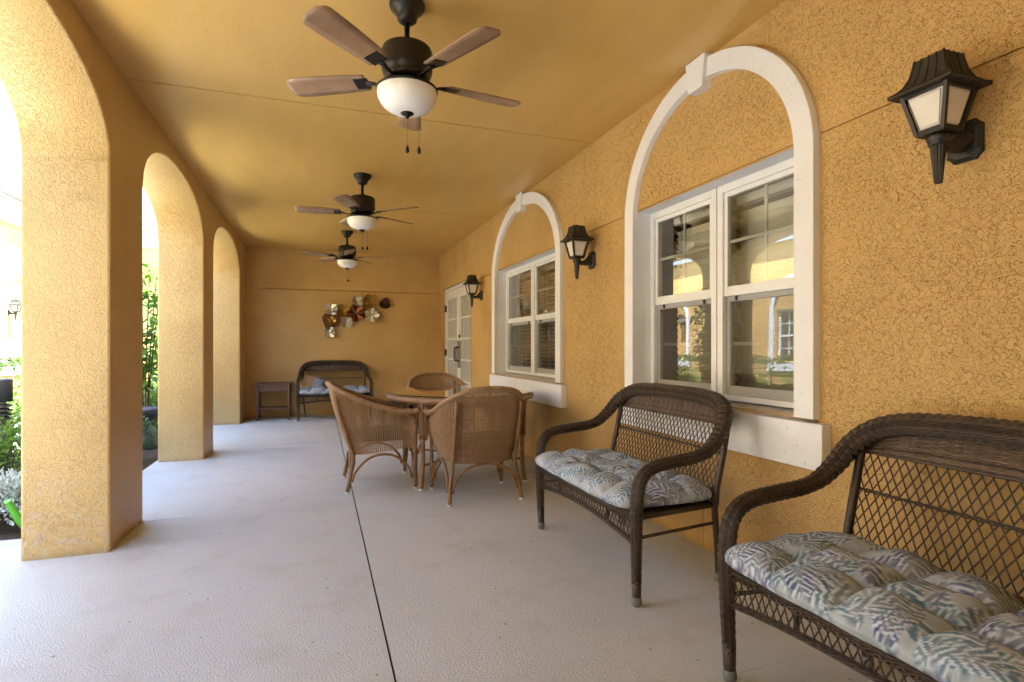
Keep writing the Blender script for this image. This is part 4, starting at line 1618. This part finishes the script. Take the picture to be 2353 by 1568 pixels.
# ---------------------------------------------------------------- metal flower wall art
def disc(kind, lobes, r, seed):
    rnd = random.Random(seed)
    ph = rnd.uniform(0, 6)
    def shape(a):
        return 1 + .10 * math.cos(lobes * a + ph) + .03 * math.cos(2 * a + ph * 2)
    m = MB()
    if kind == 'solid':
        m.grid(lambda u, v: (r * v * shape(2 * PI * u) * math.cos(2 * PI * u), r * v * shape(2 * PI * u) * math.sin(2 * PI * u),
                             .30 * r * v ** 1.4 + .20 * r * v * math.cos(lobes * 2 * PI * u + ph)), 72, 8)
        return m, .0015
    n = int(20 + r * 70)
    inner = .48 if kind == 'ring' else .08
    for k in range(n):
        a = 2 * PI * k / n
        s_ = shape(a)
        pts = []
        for q in range(5):
            v = inner + (1 - inner) * q / 4
            z = .26 * r * v ** 1.4 + .14 * r * v * math.cos(lobes * a + ph)
            pts.append((r * v * s_ * math.cos(a), r * v * s_ * math.sin(a), z))
        m.tube(pts, [.0018 + .0062 * (.3 + .7 * q / 4) * (1.5 if kind == 'ring' else 1) for q in range(5)], 4, caps=False, flat=.5)
    rings = (1.0, .5) if kind == 'ring' else (1.0,)
    for v in rings:
        pts = []
        for k in range(61):
            a = 2 * PI * k / 60
            s_ = shape(a)
            pts.append((r * v * s_ * math.cos(a), r * v * s_ * math.sin(a), .26 * r * v ** 1.4 + .14 * r * v * math.cos(lobes * a + ph)))
        m.tube(pts, .0055 if kind == 'ring' else .004, 5, caps=False)
    return m, 0
art = empty('metal_wall_art', (0.33, YB, 1.70))
tag(art, 'cluster of silver, gold and copper metal flower discs on the end wall', 'wall art')
S = .000646
items = [('solid', 4, (515, 580), 160, 'silver', .06), ('wire', 4, (830, 640), 165, 'gold', .035), ('ring', 4, (515, 870), 222, 'copper', .03), ('solid', 4, (535, 862), 100, 'gold', .06),
         ('solid', 4, (460, 1200), 148, 'silver', .05), ('wire', 4, (915, 925), 148, 'silver', .06), ('solid', 5, (1165, 690), 228, 'copper', .035),
         ('wire', 4, (1205, 360), 140, 'silver', .055), ('wire', 5, (1560, 385), 205, 'gold', .035), ('solid', 4, (1395, 395), 95, 'gold', .025), ('solid', 5, (1590, 735), 182, 'silver', .055), ('solid', 3, (1935, 435), 145, 'bronzedisc', .035)]
for k, (kd, lb_, (px_, pz_), r, mt, off) in enumerate(items):
    m, sol = disc(kd, lb_, r * S, 5 + k)
    o = m.build('flower_disc', mt, art, solid=sol)
    # crop pixel -> end-wall metres
    fx, fy = (780 + px_ / 10.695) * .9191, (720 + pz_ / 10.695) * .9191
    u = (fx - 1176) / 1264
    ca, sa = math.cos(R(19.5)), math.sin(R(19.5))
    tt = YB / (ca - u * sa)
    o.location = (tt * (sa + u * ca) - .33, -off, 1.15 + (799 - fy) * tt / 1264 - 1.70)
    o.rotation_euler = (R(90 + (k * 37 % 11 - 5)), R((k * 53 % 13 - 6)), 0)
    m = MB()
    m.lathe([(.0, .016), (.006, .014), (.008, .008), (.006, .0)], n=10)
    m.build('disc_stud', 'bronze', o)
m = MB()
m.tube([(-.20, -.014, .0), (-.05, -.014, .02), (.1, -.014, .12), (.5, -.014, .22)], .004, 6)
m.build('rear_frame', 'bronze', art)

# ---------------------------------------------------------------- building across the courtyard
XO, YO = -5.8, 16.1
ch_ = empty('courtyard_building', (XO, 6, 0))
tag(ch_, 'sunlit ochre building with white frieze across the courtyard', 'building')
def part(name, m, mat, **k):
    o = m.build(name, mat, ch_, **k)
    o.matrix_parent_inverse = Matrix.Translation((-XO, -6, 0))
    return o
ZF = 3.66
wins = [(9.6, .80), (14.72, 1.30), (5.2, .80), (1.6, .80), (-2.4, .80), (-6.4, .80)]
m = MB()
cut = sorted([-14.0, YO] + [c + s_ * .62 for c, _ in wins for s_ in (-1, 1)])
hfield(cut, [-.16, .83, 2.05, ZF + .02], lambda y, z: (.14 if any(abs(y - c) < .62 for c, _ in wins) and .83 < z < 2.05 else 0.0), lambda y, z, d: (XO - d, y, z), m)
part('wall', m, 'stucco_far')
m = MB()
m.box(XO - .3, 8.0, YO, YO + .3, -.16, ZF)
part('wall', m, 'stucco_far')
m = MB()
m.box(XO - .25, XO + .05, -14, YO - .052, ZF, ZF + .46)
m.box(XO - .25, XO + .09, -14, YO - .092, ZF + .40, ZF + .47)
m.box(XO - .25, XO + .075, -14, YO - .077, ZF - .03, ZF + .03)
part('frieze', m, 'trim')
m = MB()
m.box(XO - .25, 8.0, YO - .05, YO + .25, ZF, ZF + .46)
m.box(XO - .25, 8.0, YO - .09, YO + .25, ZF + .40, ZF + .47)
part('frieze', m, 'trim')
m = MB()
m.box(XO + .02, XO + .34, -14, YO - .34, ZF + .52, ZF + .66)
part('gutter', m, 'trim', bevel=.02)
m = MB()
m.box(XO - .3, 8.0, YO - .34, YO - .02, ZF + .52, ZF + .66)
part('gutter', m, 'trim', bevel=.02)
m = MB()
m.quad((XO + .34, -14.3, ZF + .62), (XO + .34, YO - .3, ZF + .62), (XO - 6, YO + 6, ZF + 1.7), (XO - 6, -14.3, ZF + 1.7))
m.quad((XO + .34, YO - .34, ZF + .62), (8, YO - .34, ZF + .62), (8, YO + 6, ZF + 1.7), (XO - 6, YO + 6, ZF + 1.7))
m.quad((XO + .34, -14.3, ZF + .50), (XO + .34, YO - .3, ZF + .50), (XO - .3, YO + .3, ZF + .50), (XO - .3, -14.3, ZF + .50))
roof = part('roof', m, 'roofmetal')
m = MB()
y = -14.0
while y < YO - .4:
    m.bar((XO + .34, y, ZF + .64), (XO - 6, y, ZF + 1.72), .03, .05)
    y += .42
x = XO + .8
while x < 8:
    m.bar((x, YO - .34, ZF + .64), (x, YO + 6, ZF + 1.72), .03, .05, (1, 0, 0))
    x += .42
sm_ = m.build('standing_seams', 'roofmetal', roof)
for c, hwid in wins:
    m = MB()
    N = 36
    def rg(a, b):
        return [(c - a, .65)] + [(c + a * math.cos(PI - PI * i / N), 1.98 + b * math.sin(PI - PI * i / N)) for i in range(N + 1)] + [(c + a, .65)]
    o_, i_ = rg(hwid, .85), rg(hwid - .11, .74)
    for k in range(len(o_) - 1):
        (a, b), (c2, d), (e, f), (g_, h_) = o_[k], o_[k + 1], i_[k], i_[k + 1]
        m.quad((XO + .045, a, b), (XO + .045, e, f), (XO + .045, g_, h_), (XO + .045, c2, d))
        m.quad((XO + .045, a, b), (XO + .045, c2, d), (XO - .01, c2, d), (XO - .01, a, b))
        m.quad((XO + .045, e, f), (XO - .01, e, f), (XO - .01, g_, h_), (XO + .045, g_, h_))
    m.box(XO - .01, XO + .05, c - hwid - .05, c + hwid + .05, .60, .80)
    wn_o = part('arched_window', m, 'trim')
    m = MB()
    for (a, b) in ((c - .615, c - .57), (c + .57, c + .615), (c - .045, c + .045)):
        m.box(XO - .12, XO - .06, a, b, .83, 2.05)
    for z in (.83, 1.41, 2.0):
        m.box(XO - .121, XO - .062, c - .57, c + .57, z, z + .05)
    fr_ = m.build('frame', 'vinyl', wn_o)
    m = MB()
    for zz in (1.13, 1.72):
        m.box(XO - .115, XO - .075, c - .57, c + .57, zz - .012, zz + .012)
    for yy in (-.31, .31):
        m.box(XO - .114, XO - .074, c + yy - .012, c + yy + .012, .83, 2.05)
    fr_ = m.build('muntin', 'vinyl', wn_o)
    m = MB()
    for k in range(26):
        z = .88 + k * .045
        m.bar((XO - .128, c - .57, z), (XO - .128, c + .57, z), .004, .030, (0, 0, 1))
    fr_ = m.build('blind_slats', 'blind', wn_o)
    m = MB()
    m.quad((XO - .095, c - .6, .84), (XO - .095, c + .6, .84), (XO - .095, c + .6, 2.04), (XO - .095, c - .6, 2.04))
    fr_ = m.build('pane', 'glass', wn_o)

# ---------------------------------------------------------------- planting
def leaves(n, place, size, rnd, aspect=.45, fold=.25, nseg=2, droop=0.3):
    """one mesh of n small folded leaves; place(rnd) -> (point, outward direction)"""
    m = MB()
    V, F = m.v, m.f
    for _ in range(n):
        p, d = place(rnd)
        d = Vector(d) + Vector((rnd.uniform(-.6, .6), rnd.uniform(-.6, .6), rnd.uniform(-.4, .7)))
        d.normalize()
        L = size * rnd.uniform(.65, 1.25)
        side = d.cross(Vector((rnd.uniform(-.4, .4), rnd.uniform(-.4, .4), 1)))
        if side.length < 1e-3:
            side = Vector((1, 0, 0))
        side.normalize()
        up = side.cross(d)
        p = Vector(p)
        wd = L * aspect * .5
        dn = Vector((0, 0, -droop * L))
        a = p
        b = p + d * (L * .33) + up * (.05 * L)
        c = p + d * (L * .70) + dn * .4
        e = p + d * L + dn
        i = len(V)
        for q, ww in ((b, wd), (c, wd * .85)):
            V.extend((tuple(q + side * ww + up * (fold * ww)), tuple(q - side * ww + up * (fold * ww))))
        V.extend((tuple(a), tuple(b), tuple(c), tuple(e)))
        A, B, C_, E_ = i + 4, i + 5, i + 6, i + 7
        for fc in ((A, B, i), (A, i + 1, B), (B, C_, i + 2, i), (B, i + 1, i + 3, C_), (C_, E_, i + 2), (C_, i + 3, E_)):
            m.face(fc)
    return m

def blob(rx, ry, rz, z0, shell=.55):
    def pl(rnd):
        a = rnd.uniform(0, 2 * PI)
        s_ = rnd.uniform(-.55, 1)
        q = math.sqrt(max(0, 1 - s_ * s_))
        k = rnd.uniform(shell, 1.0) * (1 + .14 * math.sin(3 * a + 5 * s_) + .10 * math.sin(7 * a + 2))
        return (rx * q * math.cos(a) * k, ry * q * math.sin(a) * k, z0 + rz * s_ * k), (q * math.cos(a), q * math.sin(a), s_ * .8 + .2)
    return pl

def shrub(name, label, cat, loc, rx, ry, rz, z0, n, size, mat, seed, group=None, aspect=.5, stems=7):
    rnd = random.Random(seed)
    t = empty(name, loc)
    tag(t, label, cat, group)
    leaves(n, blob(rx, ry, rz, z0), size, rnd, aspect).build('foliage', mat, t)
    m = MB()
    for _ in range(stems):
        a = rnd.uniform(0, 6.28)
        k = rnd.uniform(.2, .75)
        e = Vector((rx * k * math.cos(a), ry * k * math.sin(a), z0 + rz * rnd.uniform(.1, .6)))
        m.tube(crom([(0.02 * math.cos(a), .02 * math.sin(a), -.05), (e.x * .4, e.y * .4, e.z * .5), tuple(e)], 4), [.010 - .0008 * i for i in range(9)], 5)
    m.build('stems', 'bark', t)
    return t

# low green shrubs in the bed beside the arcade
GS = 'green shrubs in the planting bed'
k = 0
for (x, y, r, hgt, lb) in ((-2.12, 5.02, .36, .62, 'green shrub directly behind the silver plants outside the first pillar'),
                           (-2.62, 5.62, .48, .82, 'green shrub behind the bollard light'),
                           (-2.72, 4.80, .42, .66, 'green shrub at the path side of the bed near the bollard light'),
                           (-1.98, 5.80, .34, .58, 'green shrub between the bollard light and the second pillar'),
                           (-2.85, 6.6, .48, .80, 'tall green shrub at the back of the bed'),
                           (-2.35, 9.1, .50, .72, 'green shrub behind the broad-leaved plant'),
                           (-2.7, 7.7, .45, .70, 'green shrub on the courtyard side of the dark bowl'),
                           (-1.98, 8.6, .34, .66, 'green shrub beside the dark bowl, seen through the second arch'),
                           (-2.2, 10.4, .5, .7, 'green shrub near the end of the planting bed'),
                           (-2.6, 11.8, .5, .75, 'green shrub at the far end of the bed')):
    shrub('green_shrub', lb, 'shrub', (x, y, -.05), r, r, hgt * .56, hgt * .48, 1500, .062, 'leaf', 100 + k, GS)
    k += 1
shrub('dark_shrub', 'dark green shrub low at the edge of the second arch', 'shrub', (-1.86, 6.78, -.05), .24, .28, .26, .25, 800, .05, 'leaf_dark', 77)
shrub('dark_shrub', 'dark green shrub just past the second pillar outside the third arch', 'shrub', (-1.95, 9.75, -.05), .3, .3, .3, .28, 700, .05, 'leaf_dark', 78)

# silver-leaved plants
for i, (x, y, r, lb) in enumerate(((-1.96, 4.60, .24, 'silver white plant nearest the watering can outside the first pillar'),
                                   (-2.36, 4.40, .24, 'silver white plant farther out at the corner of the bed'))):
    rnd = random.Random(300 + i)
    t = empty('silver_plant', (x, y, -.05))
    tag(t, lb, 'plant', 'silver leaved plants by the first pillar')
    def lobed(rnd_):
        p, d = blob(r, r, r * .75, r * .72, .35)(rnd_)
        return p, d
    leaves(2600, lobed, .042, rnd, .34, .1, droop=.1).build('foliage', 'leaf_silver', t)

# broad-leaved tall plant seen through the second arch
def tall_plant(loc, hgt, n, seed, label, size=.17):
    rnd = random.Random(seed)
    t = empty('broad_leaf_plant', loc)
    tag(t, label, 'plant')
    stems = []
    m = MB()
    for s_ in range(7):
        a = s_ * .9 + rnd.uniform(-.2, .2)
        e = (rnd.uniform(.12, .30) * math.cos(a), rnd.uniform(.12, .30) * math.sin(a), hgt * rnd.uniform(.75, 1.0))
        pth = crom([(.04 * math.cos(a), .04 * math.sin(a), 0), (e[0] * .45, e[1] * .45, e[2] * .45), e], 8)
        stems.append(pth)
        m.tube(pth, [.012 - .0005 * i for i in range(len(pth))], 6)
    m.build('stems', 'bark', t)
    def pl(rnd_):
        pth = rnd_.choice(stems)
        f = rnd_.uniform(.35, 1) * (len(pth) - 1)
        i = min(int(f), len(pth) - 2)
        p = Vector(pth[i]).lerp(Vector(pth[i + 1]), f - i)
        a = rnd_.uniform(0, 6.28)
        return tuple(p), (math.cos(a), math.sin(a), rnd_.uniform(-.3, .5))
    leaves(n, pl, size, rnd, .42, .2, droop=.45).build('foliage', 'leaf_big', t)
tall_plant((-2.06, 8.05, -.05), 2.35, 330, 41, 'tall plant with broad drooping leaves seen through the second arch')
tall_plant((-2.55, 10.9, -.05), 2.0, 260, 42, 'second broad-leaved plant farther along the bed')

# unseen tree added beyond the near arch to block sky light
rnd = random.Random(77)
t = empty('added_tree', (-3.95, -.6, -.05))
tag(t, 'unseen leafy tree added in the courtyard to block light on the pillars', 'tree')
m = MB()
m.tube(crom([(0, 0, 0), (.05, .04, .8), (-.04, .02, 1.7), (.03, -.03, 2.4)], 6), [.15 - .004 * i for i in range(19)], 10)
limbs = []
for k in range(9):
    a = k * .7 + rnd.uniform(-.2, .2)
    L = rnd.uniform(1.0, 1.7)
    e = (L * math.cos(a), L * math.sin(a), 2.5 + rnd.uniform(.3, 1.9))
    limbs.append(e)
    m.tube(crom([(.02, 0, 1.6 + .08 * k), (e[0] * .4, e[1] * .4, 2.3 + .1 * k), e], 6), [.06 - .004 * i for i in range(13)], 7)
m.build('trunk', 'bark', t)
cl = limbs + [(rnd.uniform(-1, 1), rnd.uniform(-1, 1), rnd.uniform(3.2, 4.6)) for _ in range(6)]
def crown_pl(r_):
    c_ = r_.choice(cl)
    v = Vector((r_.gauss(0, 1), r_.gauss(0, 1), r_.gauss(0, .8)))
    v = v.normalized() * r_.uniform(.25, .78)
    return (c_[0] + v.x, c_[1] + v.y, c_[2] + v.z), tuple(v)
leaves(8500, crown_pl, .12, rnd, .5).build('crown', 'leaf_dark', t)

# hedge along the opposite building
rnd = random.Random(9)
def hedge_pl(r_):
    f = r_.random()
    y = r_.uniform(-9, 15.2)
    bump = .05 * math.sin(y * 5) + .04 * math.sin(y * 13)
    if f < .45:
        return (-4.75 + bump * .6, y, r_.uniform(.0, .85)), (1, 0, .3)
    if f < .85:
        return (r_.uniform(-5.45, -4.75), y, .85 + bump), (0, 0, 1)
    return (r_.uniform(-5.4, -4.85), y, r_.uniform(.2, .8)), (1, 0, .6)
hg = empty('hedge', (-5.1, 3, -.05))
tag(hg, 'clipped green hedge along the building across the courtyard', 'hedge')
o = leaves(13000, hedge_pl, .085, rnd, .55).build('foliage', 'leaf_dark', hg)
o.matrix_parent_inverse = Matrix.Translation((5.1, -3, .05))
m = MB()
for i in range(60):
    y = -8.9 + i * .4
    m.tube([(-5.1, y, -.05), (-5.1 + .1 * math.sin(i), y + .1, .75)], .014, 5)
o = m.build('stems', 'bark', hg)
o.matrix_parent_inverse = Matrix.Translation((5.1, -3, .05))

# ---------------------------------------------------------------- bollard light, bowl, watering can
t = empty('bollard_light', (-2.275, 5.21, -.06))
tag(t, 'dark grey louvred bollard light among the shrubs', 'bollard light')
m = MB()
m.lathe([(.10, 0), (.10, .02), (.085, .025), (.085, .62)], n=28)
m.build('post', 'bollard', t)
for i in range(5):
    m = MB()
    z = .635 + i * .032
    m.lathe([(.055, z + .016), (.088, z), (.088, z + .008), (.055, z + .024)], n=28, caps=False)
    m.build('louvre', 'bollard', t)
m = MB()
m.lathe([(.05, .61), (.05, .81)], n=20)
m.build('lamp_core', 'lampglass', t)
m = MB()
m.lathe([(.05, .80), (.088, .80), (.088, .96), (.082, .972), (.0, .975)], n=28)
m.build('cap', 'bollard', t)

t = empty('planter_bowl', (-1.93, 7.62, -.05))
tag(t, 'charcoal pedestal bowl in the bed outside the second arch', 'planter')
m = MB()
m.lathe([(.14, 0), (.13, .04), (.06, .08), (.05, .30), (.08, .34)], n=28)
m.build('pedestal', 'bowl', t)
m = MB()
m.lathe([(.06, .335), (.13, .37), (.18, .43), (.20, .47), (.19, .485), (.175, .47), (.11, .40), (.0, .40)], n=36, caps=False)
m.build('basin', 'bowl', t)

t = empty('watering_can', (-1.70, 4.41, -.045), R(-122))
tag(t, 'green plastic watering can half hidden behind the first pillar', 'watering can')
m = MB()
m.lathe([(.0, .0), (.085, .0), (.09, .01), (.085, .16), (.07, .19), (.05, .195)], n=28, sy=.8)
m.build('body', 'canplastic', t)
m = MB()
sp = crom([(.06, 0, .03), (.115, 0, .09), (.155, 0, .16), (.19, 0, .235)], 6)
m.tube(sp, [.030 - .015 * i / (len(sp) - 1) for i in range(len(sp))], 14)
m.build('spout', 'canplastic', t)
m = MB()
m.tube([(.188, 0, .23), (.196, 0, .247)], [.0175, .019], 14)
m.build('spout_tip', 'canplastic', t)
m = MB()
m.tube(crom([(.04, 0, .19), (.0, 0, .25), (-.07, 0, .24), (-.10, 0, .15), (-.082, 0, .06)], 7), .011, 10)
m.build('handle', 'canplastic', t)
